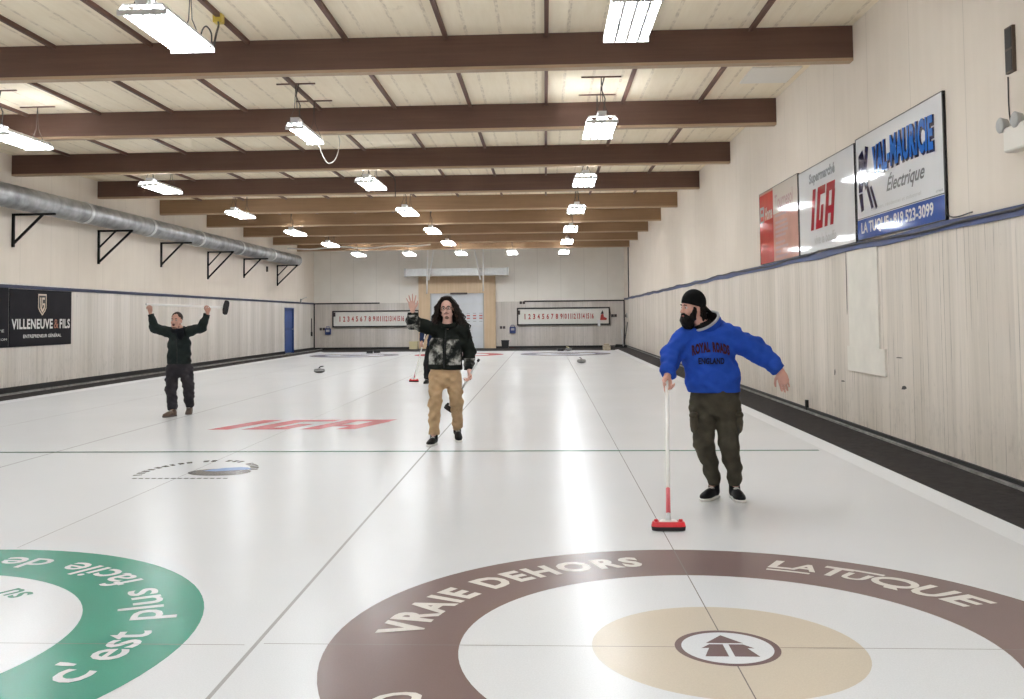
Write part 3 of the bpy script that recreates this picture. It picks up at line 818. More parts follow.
# ------------------------------------------------------------------ banners on the left wall (u runs away from the camera)
def lsign(name, y0, y1, z0, z1, label):
    r = empty(name, (0, 0, 0)); tag(r, label, 'banner')
    MB().box((XL, y0, z0), (XL + .02, y1, z1)).build('cloth', 'banner_black', r)
    return r, (lambda u, v, w=0.: (XL + .0215 + w, y0 + u, z0 + v))
b1, f = lsign('wall_banner', 16.86, 19.72, .93, 2.28, 'black banner with a shield emblem and white lettering on the left wall')
text_fit('lettering', 'VILLENEUVE', 'banner_ink', b1, lambda a, b: f(a, b, .002), .08, 1.92, .41, .65, .03, space=1.1)
text_fit('lettering', '&', 'banner_copper', b1, lambda a, b: f(a, b, .002), 1.98, 2.20, .415, .64, .0)
text_fit('lettering', 'FILS', 'banner_ink', b1, lambda a, b: f(a, b, .002), 2.26, 2.78, .41, .65, .03, space=1.1)
text_fit('lettering', 'ENTREPRENEUR GÉNÉRAL', 'banner_ink', b1, lambda a, b: f(a, b, .002), .58, 2.34, .20, .30, .015)
def shield(s, c=(1.42, 1.0)): return [(c[0] + x * s, c[1] + y * s) for x, y in [(-.24, .32), (.24, .32), (.24, -.10), (.17, -.2), (0, -.34), (-.17, -.2), (-.24, -.10)]]
quads('shield_border', [shield(.80)], 'banner_gold', b1, f, .002)
quads('shield_field', [shield(.68)], 'sign_edge', b1, f, .003)
quads('shield_mark', [[(1.31, 1.17), (1.36, 1.17), (1.37, .98), (1.42, .86), (1.42, .80), (1.33, .90)], [(1.42, .80), (1.42, .87), (1.49, .94), (1.49, .99), (1.44, .99), (1.44, 1.03), (1.54, 1.03), (1.53, .91)],
                      [(1.40, .95), (1.43, .95), (1.43, 1.12), (1.53, 1.12), (1.53, 1.17), (1.40, 1.17)]], 'banner_gold', b1, f, .004)
b2, f = lsign('wall_banner', 13.95, 16.82, .93, 2.30, 'black banner cut off by the left edge of the photo')
text_fit('lettering', 'QUALITÉ', 'banner_ink', b2, lambda a, b: f(a, b, .002), 1.7, 2.69, .34, .42, .0)
text_fit('lettering', 'LATUQUE.COM', 'banner_ink', b2, lambda a, b: f(a, b, .002), 1.7, 2.80, .15, .21, .0)
st = empty('wall_rod', (0, 0, 0)); tag(st, 'thin brown rod hung upright on the left wall near the far corner', 'rod')
MB().tube([(XL + .03, 45.2, .85), (XL + .03, 45.2, 1.55)], .025, 8).build('rod', 'plate_dark', st, True)
MB().box((XL, 45.12, .62), (XL + .06, 45.3, .85), .01).build('end_block', 'rubber_black', st)

# ------------------------------------------------------------------ end wall
def scoreboard(x0, x1, z0, z1, label, deco):
    r = empty('scoreboard', (0, 0, 0)); tag(r, label, 'scoreboard', 'scoreboards')
    MB().box((x0, YF - .06, z0), (x1, YF, z1)).build('board', 'board_white', r)
    fr = MB(); t = .07
    fr.box((x0 - t, YF - .09, z0 - t), (x1 + t, YF, z0)).box((x0 - t, YF - .09, z1), (x1 + t, YF, z1 + t)).box((x0 - t, YF - .09, z0), (x0, YF, z1)).box((x1, YF - .09, z0), (x1 + t, YF, z1))
    fr.build('frame', 'dark_trim', r)
    W = x1 - x0
    for n in range(16):
        cx = x0 + W * (.075 + n * (.0505 if n < 9 else .0495)); w = .12 if n < 9 else .165
        if n == 0: w = .05
        text_fit('digit', str(n + 1), 'digit_red', r, lambda a, b: (a, YF - .062, b), cx - w/2, cx + w/2, (z0+z1)/2 - .14, (z0+z1)/2 + .14, .03)
    MB().box((x0 - .02, YF - .1, z0 + .5), (x0 + .10, YF - .06, z0 + .72), .01).build('hook_block', 'plate_dark', r)
    return r
scoreboard(-12.0, -7.5, 1.13, 1.87, 'white scoreboard numbered 1 to 16 on the end wall, left of the wooden doorway', False)
s2 = scoreboard(-2.22, 2.50, 1.14, 1.93, 'white scoreboard numbered 1 to 16 on the end wall, right of the wooden doorway', True)
# small red and black ornament at the end of the right board
MB().poly([(2.05, 1.32), (2.38, 1.32), (2.40, 1.42), (2.25, 1.48), (2.22, 1.66), (2.10, 1.60)], lambda u, v, t: (u, YF - .065 - t, v), .02).build('red_ornament', 'digit_red', s2)
MB().poly([(2.08, 1.62), (2.24, 1.66), (2.18, 1.84), (2.12, 1.72)], lambda u, v, t: (u, YF - .065 - t, v), .02).build('black_ornament', 'plate_dark', s2)
MB().box((1.92, YF - .10, 1.0), (2.06, YF - .062, 1.34), .01).build('white_tab', 'sign_white', s2)
# wooden doorway with a white sectional door
po = empty('door_2', (-5.43, YF, ZW)); tag(po, 'wide doorway framed in pale timber in the end wall', None, None, 'structure')
pf = MB().box((-2.03, -.14, 0), (-1.42, 0, 2.90)).box((1.42, -.14, 0), (2.03, 0, 2.90)); pf.build('side_post', 'portal_wood', po)
MB().box((-2.03, -.16, 2.90), (2.03, 0, 3.80)).build('header', 'portal_wood', po)
gd = MB()
for k in range(5): gd.box((-1.42, -.07, .01 + k * .58), (1.42, -.01, .01 + k * .58 + .57))
gd.build('door_leaf', 'garage_white', po)
for x in (-1.42, 1.36): MB().box((x, -.11, 0), (x + .06, -.0, 2.9)).build('door_track', 'grey_plastic', po)
MB().box((-.35, -.19, 2.84), (.55, -.12, 2.93)).build('door_closer', 'plate_dark', po)
for r_ in range(4):
    for k in range(8):
        MB().box((-1.15 + k * .33, -.075, 1.40 + r_ * .14), (-1.15 + k * .33 + .17, -.068, 1.40 + r_ * .14 + (.07 if r_ in (1, 2) else .03))).build('door_mark', 'garage_ink' if r_ in (1, 2) else 'sign_grey', po)
# grey bulkhead in front of the doorway head, hung on ropes
bh = empty('hanging_bulkhead', (0, 0, 0)); tag(bh, 'long grey boxed beam hung above the wooden doorway', 'bulkhead')
MB().box((-8.03, 44.6, 3.68), (-2.70, 45.0, 4.06)).build('box', 'grey_bulkhead', bh)
MB().box((-8.06, 44.58, 3.66), (-7.97, 45.02, 4.08)).box((-2.76, 44.58, 3.66), (-2.67, 45.02, 4.08)).build('end_plate', 'grey_plastic', bh)
rl = ['leftmost white rope hanging in front of the wooden doorway', 'slanting white rope beside the leftmost one, above the doorway', 'slanting white rope on the right above the doorway', 'rightmost white rope hanging in front of the wooden doorway']
for (a, b_), lab in zip([((-6.80, 44.4, ZC), (-6.86, 44.4, 2.75)), ((-6.45, 44.4, ZC), (-6.76, 44.4, 3.45)), ((-4.45, 44.3, ZC), (-4.10, 44.3, 3.45)), ((-3.95, 44.4, ZC), (-3.96, 44.4, 2.85))], rl):
    tag(MB().tube([a, b_], .035, 8).build('hanging_rope', 'rope_white', None, True), lab, 'rope')
def phone(x, z, label):
    r = empty('wall_phone', (0, 0, 0)); tag(r, label, 'wall box')
    MB().box((x - .16, YF - .12, z - .19), (x + .16, YF, z + .15), .03).build('case', 'phone_blue', r)
    MB().box((x - .09, YF - .14, z - .04), (x + .09, YF - .115, z + .08)).build('faceplate', 'phone_grey', r)
    MB().tube([(x - .1, YF - .1, z + .14), (x - .08, YF - .1, z + .24), (x + .08, YF - .1, z + .24), (x + .1, YF - .1, z + .14)], .018, 6).build('handle', 'phone_blue', r, True)
phone(-12.30, .87, 'small blue box with a handle under the left scoreboard'); phone(-2.52, .86, 'small blue box with a handle left of the right scoreboard')
def outlets(x, z, label):
    r = empty('wall_outlet', (0, 0, 0)); tag(r, label, 'outlet')
    for k in (-.08, .08):
        MB().box((x + k - .065, YF - .03, z - .07), (x + k + .065, YF, z + .07), .006).build('cover_plate', 'plate_dark', r)
outlets(-12.62, .98, 'pair of dark outlet plates in the far left corner'); outlets(-3.05, .98, 'pair of dark outlet plates beside the wooden doorway'); outlets(2.78, 1.55, 'pair of dark outlet plates right of the right scoreboard')
outlets(-2.0, 2.27, 'dark pair of plates on the end wall just left of the dark rail')
bn = empty('waste_bin', (-2.90, 45.35, ZW)); tag(bn, 'black waste bin standing right of the wooden doorway', 'bin')
mb = MB(); mb.add([(-.17,-.15,0),(.17,-.15,0),(.17,.15,0),(-.17,.15,0),(-.2,-.18,.40),(.2,-.18,.40),(.2,.18,.40),(-.2,.18,.40),(-.18,-.16,.40),(.18,-.16,.40),(.18,.16,.40),(-.18,.16,.40),(-.15,-.13,.02),(.15,-.13,.02),(.15,.13,.02),(-.15,.13,.02)],
   [(3,2,1,0),(0,1,5,4),(1,2,6,5),(2,3,7,6),(3,0,4,7),(4,5,9,8),(5,6,10,9),(6,7,11,10),(7,4,8,11),(8,9,13,12),(9,10,14,13),(10,11,15,14),(11,8,12,15),(12,13,14,15)])
mb.build('tub', 'bin_black', bn); MB().box((-.21, -.19, .385), (.21, -.165, .42)).box((-.21, .165, .385), (.21, .19, .42)).box((-.21, -.165, .385), (-.185, .165, .42)).box((.185, -.165, .385), (.21, .165, .42)).build('rim', 'rubber_black', bn)
yx = empty('storage_box', (-7.68, 45.3, ZW)); tag(yx, 'pale yellow box on the walkway left of the wooden doorway', 'box')
MB().box((-.21, -.2, 0), (.21, .2, .32), .01).build('case', 'box_yellow', yx); MB().box((-.225, -.215, .32), (.225, .215, .40), .01).build('lid', 'box_yellow', yx)
# brooms left in the far right corner
def simple_broom(name, foot, top, label, head_m='broom_dark', shaft_m='broom_dark', head_dir=(1, 0, 0)):
    r = empty(name, foot); tag(r, label, 'broom')
    t = Vector(top) - Vector(foot)
    d = Vector(head_dir)
    MB().tube([(0, 0, .05), t], .022, 8).build('handle', shaft_m, r, True)
    MB().bar(d * -.16 + Vector((0, 0, .035)), d * .16 + Vector((0, 0, .035)), .07, .07).build('head', head_m, r)
    return r
simple_broom('curling_broom', (3.06, 43.2, -.03), (3.27, 43.3, 1.22), 'dark broom leaning in the far right corner, tilted to the right', 'rubber_black', 'broom_dark')
simple_broom('curling_broom', (3.18, 44.7, -.03), (3.26, 45.0, 1.62), 'tall dark brown broom standing upright in the far right corner', 'rubber_black', 'plate_dark')
simple_broom('curling_broom', (3.0, 42.8, -.03), (2.93, 43.0, .85), 'pale handled broom in the far right corner', 'rubber_black', 'broom_silver')
pn = empty('wall_hook', (0, 0, 0)); tag(pn, 'small dark hook plate on the right wall by the corner brooms', 'hook')
MB().box((XR - .05, 44.2, 1.42), (XR, 44.45, 1.66), .01).build('plate', 'grey_plastic', pn); MB().box((XR - .10, 44.28, 1.46), (XR - .05, 44.38, 1.60), .01).build('peg', 'plate_dark', pn)
o = MB().poly([(0, 0), (.5, 0), (.62, .06), (.5, .12), (.1, .14)], lambda u, v, t: (2.62 + u, 43.5 + t, -.03 + v), .5).build('dark_bundle', 'rubber_black')
tag(o, 'low black bundle on the carpet at the foot of the corner brooms', 'bundle')

# ------------------------------------------------------------------ curling stones and hacks
def stone(loc, rz, label, handle='handle_grey', s=1.):
    r = empty('curling_stone', loc, rz); tag(r, label, 'curling stone')
    R = .145
    MB().lathe([(.055, .0), (.065, .004), (.10, .012), (.128, .03), (R - .003, .05), (R - .003, .047)], 28).build('running_base', 'stone_granite', r, True)
    MB().lathe([(R - .004, .046), (R, .048), (R, .078), (R - .004, .080)], 28).build('striking_band', 'stone_band', r, True)
    MB().lathe([(R - .003, .079), (.128, .102), (.105, .114), (.06, .118), (.02, .119)], 28).build('top_shell', 'stone_granite', r, True)
    h = MB(); h.tube([(0, 0, .11), (0, 0, .135), (0, .02, .158), (0, .06, .168), (0, .115, .166)], [.022, .018, .014, .014, .012], 10)
    h.build('handle', handle, r, True)
    MB().lathe([(.045, .116), (.04, .126), (.02, .13)], 20).build('handle_base', handle, r, True)
    for c in r.children: c.scale = (s, s, s)
    return r
stone((-7.16, 22.2, 0), -.9, 'grey curling stone with a bent handle on the ice far left', s=1.08)
stone((.35, 26.9, 0), .5, 'grey curling stone on the ice far right', 'stone_granite', s=1.05)
stone((.21, 38.2, 0), 1.2, 'curling stone with a pale yellow handle by the far right hack', 'handle_yellow', s=1.05)
def hack(x, y, label):
    r = empty('hack', (x, y, 0)); tag(r, label, 'hack')
    MB().add([(-.13,-.07,0),(.13,-.07,0),(.13,.1,0),(-.13,.1,0),(-.13,.02,.11),(.13,.02,.11),(.13,.1,.12),(-.13,.1,.12)],
             [(3,2,1,0),(4,5,6,7),(0,1,5,4),(1,2,6,5),(2,3,7,6),(3,0,4,7)]).build('rubber_block', 'rubber_black', r)
    MB().box((-.15, -.09, .0), (.15, .12, .012)).build('foot_plate', 'plate_dark', r)
hack(-8.47, 37.0, 'black rubber hack on the far left sheet, left of the pair'); hack(-8.20, 37.3, 'black rubber hack on the far left sheet, right of the pair'); hack(-.15, 38.0, 'black rubber hack left of the yellow-handled stone')
bb = empty('footing_block', (1.90, 38.35, 0)); tag(bb, 'beige block at the far right corner of the ice', 'block')
MB().box((-.17, -.12, 0), (.17, .12, .22), .02).build('block', 'beige_block', bb); MB().box((-.12, -.10, .22), (.12, .10, .30), .02).build('top_pad', 'beige_block', bb)
# ------------------------------------------------------------------ people: smooth implicit surfaces turned into meshes
class Field:
    def __init__(s, lo, hi, h):
        s.lo = np.array(lo, float); s.h = h
        s.n = np.ceil((np.array(hi) - s.lo) / h).astype(int) + 1
        s.ax = [s.lo[i] + h * np.arange(s.n[i]) for i in range(3)]
        s.d = np.full(tuple(s.n), .5, np.float32)
    def sub(s, lo, hi, pad):
        sl = []
        for i in range(3):
            a = int(np.clip(math.floor((lo[i] - pad - s.lo[i]) / s.h), 0, s.n[i])); b = int(np.clip(math.ceil((hi[i] + pad - s.lo[i]) / s.h) + 1, 0, s.n[i]))
            sl.append(slice(a, b))
        P = [s.ax[i][sl[i]].astype(np.float32).reshape([-1 if j == i else 1 for j in range(3)]) for i in range(3)]
        return tuple(sl), P
    def put(s, fn, lo, hi, k=.01, op='u'):
        sl, P = s.sub(lo, hi, max(k * 1.5, s.h * 3))
        if any(x.stop <= x.start for x in sl): return
        f = fn(*P); a = s.d[sl]
        if op == 'u':
            h = np.clip(.5 + .5 * (f - a) / k, 0, 1); s.d[sl] = f * (1 - h) + a * h - k * h * (1 - h)
        elif op == 's':                     # smooth subtraction
            f = -f; h = np.clip(.5 - .5 * (f - a) / k, 0, 1); s.d[sl] = f * (1 - h) + a * h + k * h * (1 - h)
    def cap(s, a, b, ra, rb, k=.01, op='u'):
        a = np.array(a, float); b = np.array(b, float); ba = b - a; L2 = float(ba @ ba) + 1e-12
        def fn(x, y, z):
            t = np.clip(((x - a[0]) * ba[0] + (y - a[1]) * ba[1] + (z - a[2]) * ba[2]) / L2, 0, 1)
            return np.sqrt((x - a[0] - t*ba[0])**2 + (y - a[1] - t*ba[1])**2 + (z - a[2] - t*ba[2])**2) - (ra + (rb - ra) * t)
        R = max(ra, rb); s.put(fn, np.minimum(a, b) - R, np.maximum(a, b) + R, k, op)
    def ell(s, c, r, R=None, k=.01, op='u'):
        c = np.array(c, float); r = np.array(r, float); R = np.eye(3) if R is None else np.array(R, float)   # rows of R = local axes
        def fn(x, y, z):
            q0 = q1 = 0.
            for i in range(3):
                l = (x - c[0]) * R[i][0] + (y - c[1]) * R[i][1] + (z - c[2]) * R[i][2]
                q0 = q0 + (l / r[i])**2; q1 = q1 + (l / r[i]**2)**2
            q0 = np.sqrt(q0); return q0 * (q0 - 1) / np.sqrt(q1 + 1e-9)
        e = np.abs(R.T) @ r; s.put(fn, c - e, c + e, k, op)
    def ecap(s, a, b, sa, fa, sb, fb, front=(0, -1, 0), k=.02, op='u'):
        """tapering limb of elliptical section: s* half width, f* half depth"""
        a = np.array(a, float); b = np.array(b, float); ba = b - a; L = np.linalg.norm(ba); t_ = ba / L
        fr = np.array(front, float); fr = fr - t_ * (fr @ t_); fr /= np.linalg.norm(fr); sd = np.cross(t_, fr)
        def fn(x, y, z):
            dx, dy, dz = x - a[0], y - a[1], z - a[2]
            al = dx*t_[0] + dy*t_[1] + dz*t_[2]; t = np.clip(al / L, 0, 1); ov = al - t * L
            u = dx*sd[0] + dy*sd[1] + dz*sd[2]; v = dx*fr[0] + dy*fr[1] + dz*fr[2]
            S = sa + (sb - sa) * t; Fr = fa + (fb - fa) * t; m = np.minimum(S, Fr)
            q0 = np.sqrt((u/S)**2 + (v/Fr)**2 + (ov/m)**2) + 1e-6
            q1 = np.sqrt((u/S**2)**2 + (v/Fr**2)**2 + (ov/m**2)**2) + 1e-6
            return q0 * (q0 - 1) / q1
        R = max(sa, fa, sb, fb); s.put(fn, np.minimum(a, b) - R, np.maximum(a, b) + R, k, op)
    def plane(s, p, n, k=.004):
        """keep only the side the normal points away from"""
        p = np.array(p, float); n = np.array(n, float); n /= np.linalg.norm(n)
        x, y, z = [s.ax[i].astype(np.float32).reshape([-1 if j == i else 1 for j in range(3)]) for i in range(3)]
        f = (x - p[0]) * n[0] + (y - p[1]) * n[1] + (z - p[2]) * n[2]
        s.d = np.maximum(s.d, f.astype(np.float32))
    def plane_near(s, p, n, rad):
        """the same cut, only within RAD of p"""
        p = np.array(p, float); n = np.array(n, float); n /= np.linalg.norm(n)
        sl, (x, y, z) = s.sub(p - rad, p + rad, 0)
        f = (x - p[0]) * n[0] + (y - p[1]) * n[1] + (z - p[2]) * n[2]
        r = np.sqrt((x - p[0])**2 + (y - p[1])**2 + (z - p[2])**2)
        s.d[sl] = np.where(r < rad, np.maximum(s.d[sl], f), s.d[sl])
    def folds(s, amp, fx, fy, fz, seed=0):
        """soft cloth folds"""
        r = np.random.default_rng(seed)
        x, y, z = [s.ax[i].astype(np.float32).reshape([-1 if j == i else 1 for j in range(3)]) for i in range(3)]
        for q in range(5):
            g = 1. + .35 * q; ph = r.uniform(0, 6.28, 4); w = r.uniform(-.8, .8, 3)
            s.d += (amp / 2.4 * np.sin(fx*g*x + w[0]*fz*z*.5 + ph[0]) * np.sin(fy*g*y + w[1]*fz*z*.6 + ph[1]) * np.sin(fz*g*z + w[2]*fx*x + ph[2]) / g**.4).astype(np.float32)
    def mesh(s, name, m, parent, origin, smooth=True):
        d = s.d
        d[0] = d[-1] = .5; d[:, 0] = d[:, -1] = .5; d[:, :, 0] = d[:, :, -1] = .5
        ins = d < 0
        nx, ny, nz = d.shape
        cnt = np.zeros((nx-1, ny-1, nz-1), np.int8)
        for i in (0, 1):
            for j in (0, 1):
                for k in (0, 1): cnt += ins[i:nx-1+i, j:ny-1+j, k:nz-1+k]
        act = (cnt > 0) & (cnt < 8)
        I, J, K = np.nonzero(act)
        idx = np.full(act.shape, -1, np.int64); idx[I, J, K] = np.arange(len(I))
        val = {(i, j, k): d[I+i, J+j, K+k] for i in (0, 1) for j in (0, 1) for k in (0, 1)}
        acc = np.zeros((len(I), 3)); num = np.zeros(len(I))
        for c0 in val:
            for a in range(3):
                if c0[a]: continue
                c1 = tuple(1 if q == a else c0[q] for q in range(3))
                v0, v1 = val[c0], val[c1]; cr = (v0 < 0) != (v1 < 0)
                t = np.where(cr, v0 / np.where(np.abs(v0 - v1) < 1e-9, 1, v0 - v1), 0)
                for q in range(3):
                    acc[:, q] += np.where(cr, (t if q == a else c0[q]), 0)
                num += cr
        P = s.lo + s.h * (np.stack([I, J, K], 1) + acc / num[:, None]) - np.array(origin)
        F = []
        for a in range(3):
            b, c = (a + 1) % 3, (a + 2) % 3
            s0 = [slice(1, -1)] * 3; s0[a] = slice(0, -1); s1 = [slice(1, -1)] * 3; s1[a] = slice(1, None)
            A, B = ins[tuple(s0)], ins[tuple(s1)]
            E = np.stack(np.nonzero(A != B), 1)
            if not len(E): continue
            flip = A[tuple(E.T)]
            base = E.copy(); base[:, b] += 1; base[:, c] += 1
            def at(db, dc):
                q = base.copy(); q[:, b] -= db; q[:, c] -= dc; return idx[tuple(q.T)]
            Q = np.stack([at(1, 1), at(0, 1), at(0, 0), at(1, 0)], 1)
            Q[~flip] = Q[~flip][:, ::-1]
            F.append(Q)
        F = np.concatenate(F) if F else np.zeros((0, 4), int)
        me = bpy.data.meshes.new(name)
        me.vertices.add(len(P)); me.vertices.foreach_set('co', P.astype(np.float32).ravel())
        me.loops.add(F.size); me.loops.foreach_set('vertex_index', F.astype(np.int32).ravel())
        me.polygons.add(len(F)); me.polygons.foreach_set('loop_start', np.arange(0, F.size, 4, dtype=np.int32)); me.polygons.foreach_set('loop_total', np.full(len(F), 4, np.int32))
        for x in (m if isinstance(m, (list, tuple)) else [m]): me.materials.append(MATS[x])
        if smooth: me.polygons.foreach_set('use_smooth', np.ones(len(F), bool))
        me.update(calc_edges=True); me.validate()
        o = bpy.data.objects.new(name, me); C.objects.link(o); o.parent = parent
        return o

def V3(*a): return np.array(a, float)
def unit(v): v = np.array(v, float); return v / np.linalg.norm(v)
class Head:
    def __init__(s, c, fwd, up=(0, 0, 1), sc_=1.):
        s.c = V3(*c); s.f = unit(fwd); u = np.array(up, float); s.u = unit(u - s.f * (u @ s.f)); s.r = np.cross(s.f, s.u); s.s = sc_
        s.R = np.stack([s.r, s.f, s.u])
    def p(s, x, y, z): return s.c + s.s * (x * s.r + y * s.f + z * s.u)
    def skull(s, F):
        k = s.s
        def E(c, r, kk=.012, op='u'): F.ell(s.p(*c), np.array(r) * k, s.R, kk, op)
        E((0, -.012, .035), (.074, .094, .090)); E((0, .025, -.035), (.060, .066, .084), .02); E((0, .058, -.094), (.030, .028, .026), .02)
        for q in (-1, 1):
            E((q*.036, .062, -.032), (.022, .022, .022), .02)          # cheek
            F.cap(s.p(q*.052, .02, -.075), s.p(q*.018, .07, -.098), .018*k, .016*k, .015)
        F.cap(s.p(-.036, .080, .024), s.p(.036, .080, .024), .009*k, .009*k, .012)
        for q in (-1, 1): E((q*.031, .092, .004), (.017, .012, .011), .008, 's')
        F.cap(s.p(0, .086, .010), s.p(0, .108, -.032), .008*k, .0125*k, .008)
        for q in (-1, 1): E((q*.012, .096, -.037), (.009, .010, .007), .005)
        E((0, .088, -.062), (.024, .010, .0065), .005); E((0, .087, -.073), (.021, .010, .007), .005)
        for q in (-1, 1):
            E((q*.076, -.006, -.008), (.008, .019, .031), .006); E((q*.082, .0, -.006), (.006, .010, .018), .004, 's')
    def eyes(s, parent, o, mouth='lips', open_=False):
        for q in (-1, 1):
            last = None
            for nm, m, r, dy in (('eye', 'eye_white', .0125, .0), ('iris', 'eye_dark', .0066, .0078)):
                mb = MB(); mb.lathe([(r*math.sin(a), -r*math.cos(a)) for a in np.linspace(.05, PI-.05, 8)], 12)
                cc = s.p(q*.031, .0745 + dy, .002) - np.array(o)
                mb.V = [tuple(np.array(v) * s.s + cc) for v in mb.V]; last = mb.build(nm, m, last or parent, True)
            mb = MB(); mb.tube([s.p(q*.014, .091, .0225) - o, s.p(q*.032, .0925, .0275) - o, s.p(q*.048, .080, .022) - o], [.004*s.s, .0055*s.s, .003*s.s], 6)
            mb.build('eyebrow', 'hair_short', parent, True)
        if open_:
            mb = MB(); mb.lathe([(.001, .004), (.017, .003), (.02, -.001), (.016, -.004)], 14)
            mb.V = [tuple(s.c - o + s.s * (x*s.r + (.099 + z)*s.f + (y*.9 - .068)*s.u)) for x, y, z in mb.V]
            mb.build('open_mouth', 'mouth_dark', parent, True)
        else:
            mb = MB(); mb.tube([s.p(-.026, .085, -.064) - o, s.p(-.012, .0965, -.0685) - o, s.p(0, .098, -.0675) - o, s.p(.012, .0965, -.0685) - o, s.p(.026, .085, -.064) - o], [.002, .0045, .005, .0045, .002], 6)
            mb.build('lips', mouth, parent, True)
def hand(F, w, d, n, side, curl=(.3, .4, .3), spread=.12, sc_=1., thumb=.5, tilt=(0, 0, 0, 0)):
    """w wrist, d towards the knuckles, n out of the palm, side=+1/-1 which way the thumb lies along cross(d,n)"""
    w = np.array(w, float); d = unit(d); n = np.array(n, float); n = unit(n - d * (n @ d)); a = np.cross(d, n) * side
    S = sc_
    R = np.stack([a, d, n])
    F.ell(w + d*.050*S, (.039*S, .056*S, .0155*S), R, .012); F.ell(w + d*.075*S, (.041*S, .026*S, .0135*S), R, .01); F.ell(w + d*.035*S + a*.022*S + n*.008*S, (.018*S, .032*S, .016*S), R, .01)
    L = [(.041, .026, .021), (.046, .030, .022), (.043, .027, .021), (.033, .020, .018)]; X = [.030, .010, -.010, -.029]; Y = [.090, .094, .090, .080]
    tips = []
    for i in range(4):
        b = w + d * Y[i] * S + a * X[i] * S
        ang = 0.; sp = (1.5 - i) * spread
        fd = unit(d * math.cos(sp) + a * math.sin(sp)); p = b - fd * .012 * S
        r = [.0092, .0082, .0074, .0064] if i < 3 else [.0080, .0072, .0064, .0056]
        for j in range(3):
            ang += curl[j] + tilt[i] * (1 if j < 2 else .5)
            v = fd * math.cos(ang) + n * math.sin(ang); q = p + v * (L[i][j] + (.012 if j == 0 else 0)) * S
            F.cap(p, q, r[j]*S, r[j+1]*S, .0035); p = q
        tips.append(p)
    # thumb leaves the side of the palm near its base
    p = w + d*.022*S + a*.024*S + n*.006*S
    v = unit(d * .72 + a * (.70 - .25*thumb) + n * (.15 + .5*thumb)); q = p + v*.042*S; F.cap(p, q, .0145*S, .0105*S, .008)
    v = unit(d * .85 + a * (.40 - .55*thumb) + n * (.12 + .6*thumb)); p, q = q, q + v*.031*S; F.cap(p, q, .0105*S, .0092*S, .004)
    v = unit(d * .95 + a * (.15 - .6*thumb) + n * (.1 + .5*thumb)); p, q = q, q + v*.024*S; F.cap(p, q, .0092*S, .0072*S, .003)
    return w + d*.09*S + n*.025*S
def person(loc, label):
    r = empty('person', loc); tag(r, label, 'person'); return r
def strand_hair(F, roots, n=6, k=.012):
    for pts, r in roots:
        for i in range(len(pts) - 1):
            t0, t1 = i / (len(pts) - 1), (i + 1) / (len(pts) - 1)
            F.cap(pts[i], pts[i+1], r * (1 - .45*t0), r * (1 - .45*t1), k)
def shoe(root, o, ankle, fdir, up=(0, 0, 1), L=.29, upper='shoe_black', sole='shoe_sole', lace='shoe_lace', w=.047, z0=0.):
    """upper + sole + laces; the sole stands on z0 unless the foot is tilted"""
    f = unit(fdir); u = np.array(up, float); u = unit(u - f * (u @ f)); s_ = np.cross(f, u)
    a = np.array(ankle, float); R = np.stack([s_, f, u])
    c = a.copy()
    def P(x, y, z): return c + s_*x + f*y + u*z
    F = Field(c - .34, c + .34, .006)
    hgt = .10
    F.ell(P(0, -.030, -hgt + .052), (w*.80, .055, .052), R, .02); F.ell(P(0, .06, -hgt + .046), (w*.92, .085, .044), R, .03); F.ell(P(0.004, .135, -hgt + .034), (w, .07, .034), R, .03)
    F.cap(P(0, -.01, -hgt + .06), P(0, -.02, -hgt + .115), .046, .045, .02)
    F.cap(P(0, -.012, -hgt + .10), P(0, -.02, -hgt + .16), .030, .030, .004, 's')
    F.plane(P(0, 0, -hgt + .016), -u)
    su = F.mesh('shoe_upper', upper, root, o)
    G2 = Field(c - .34, c + .34, .006)
    G2.ell(P(0, -.030, -hgt + .02), (w*.88, .062, .05), R, .02); G2.ell(P(0, .06, -hgt + .02), (w*.98, .09, .05), R, .03); G2.ell(P(.004, .138, -hgt + .02), (w*1.06, .076, .05), R, .03)
    G2.plane(P(0, 0, -hgt + .024), u); G2.plane(P(0, 0, -hgt), -u)
    G2.mesh('shoe_sole', sole, su, o)
    mb = MB()
    for i in range(4):
        y = .035 + i*.022; z = -hgt + .094 - i*.0055
        mb.tube([P(-.022, y - .004, z - .012) - o, P(-.010, y, z - .001) - o, P(.010, y, z - .001) - o, P(.022, y + .004, z - .012) - o], .0065, 5)
    mb.build('shoe_lace', lace, su, True)
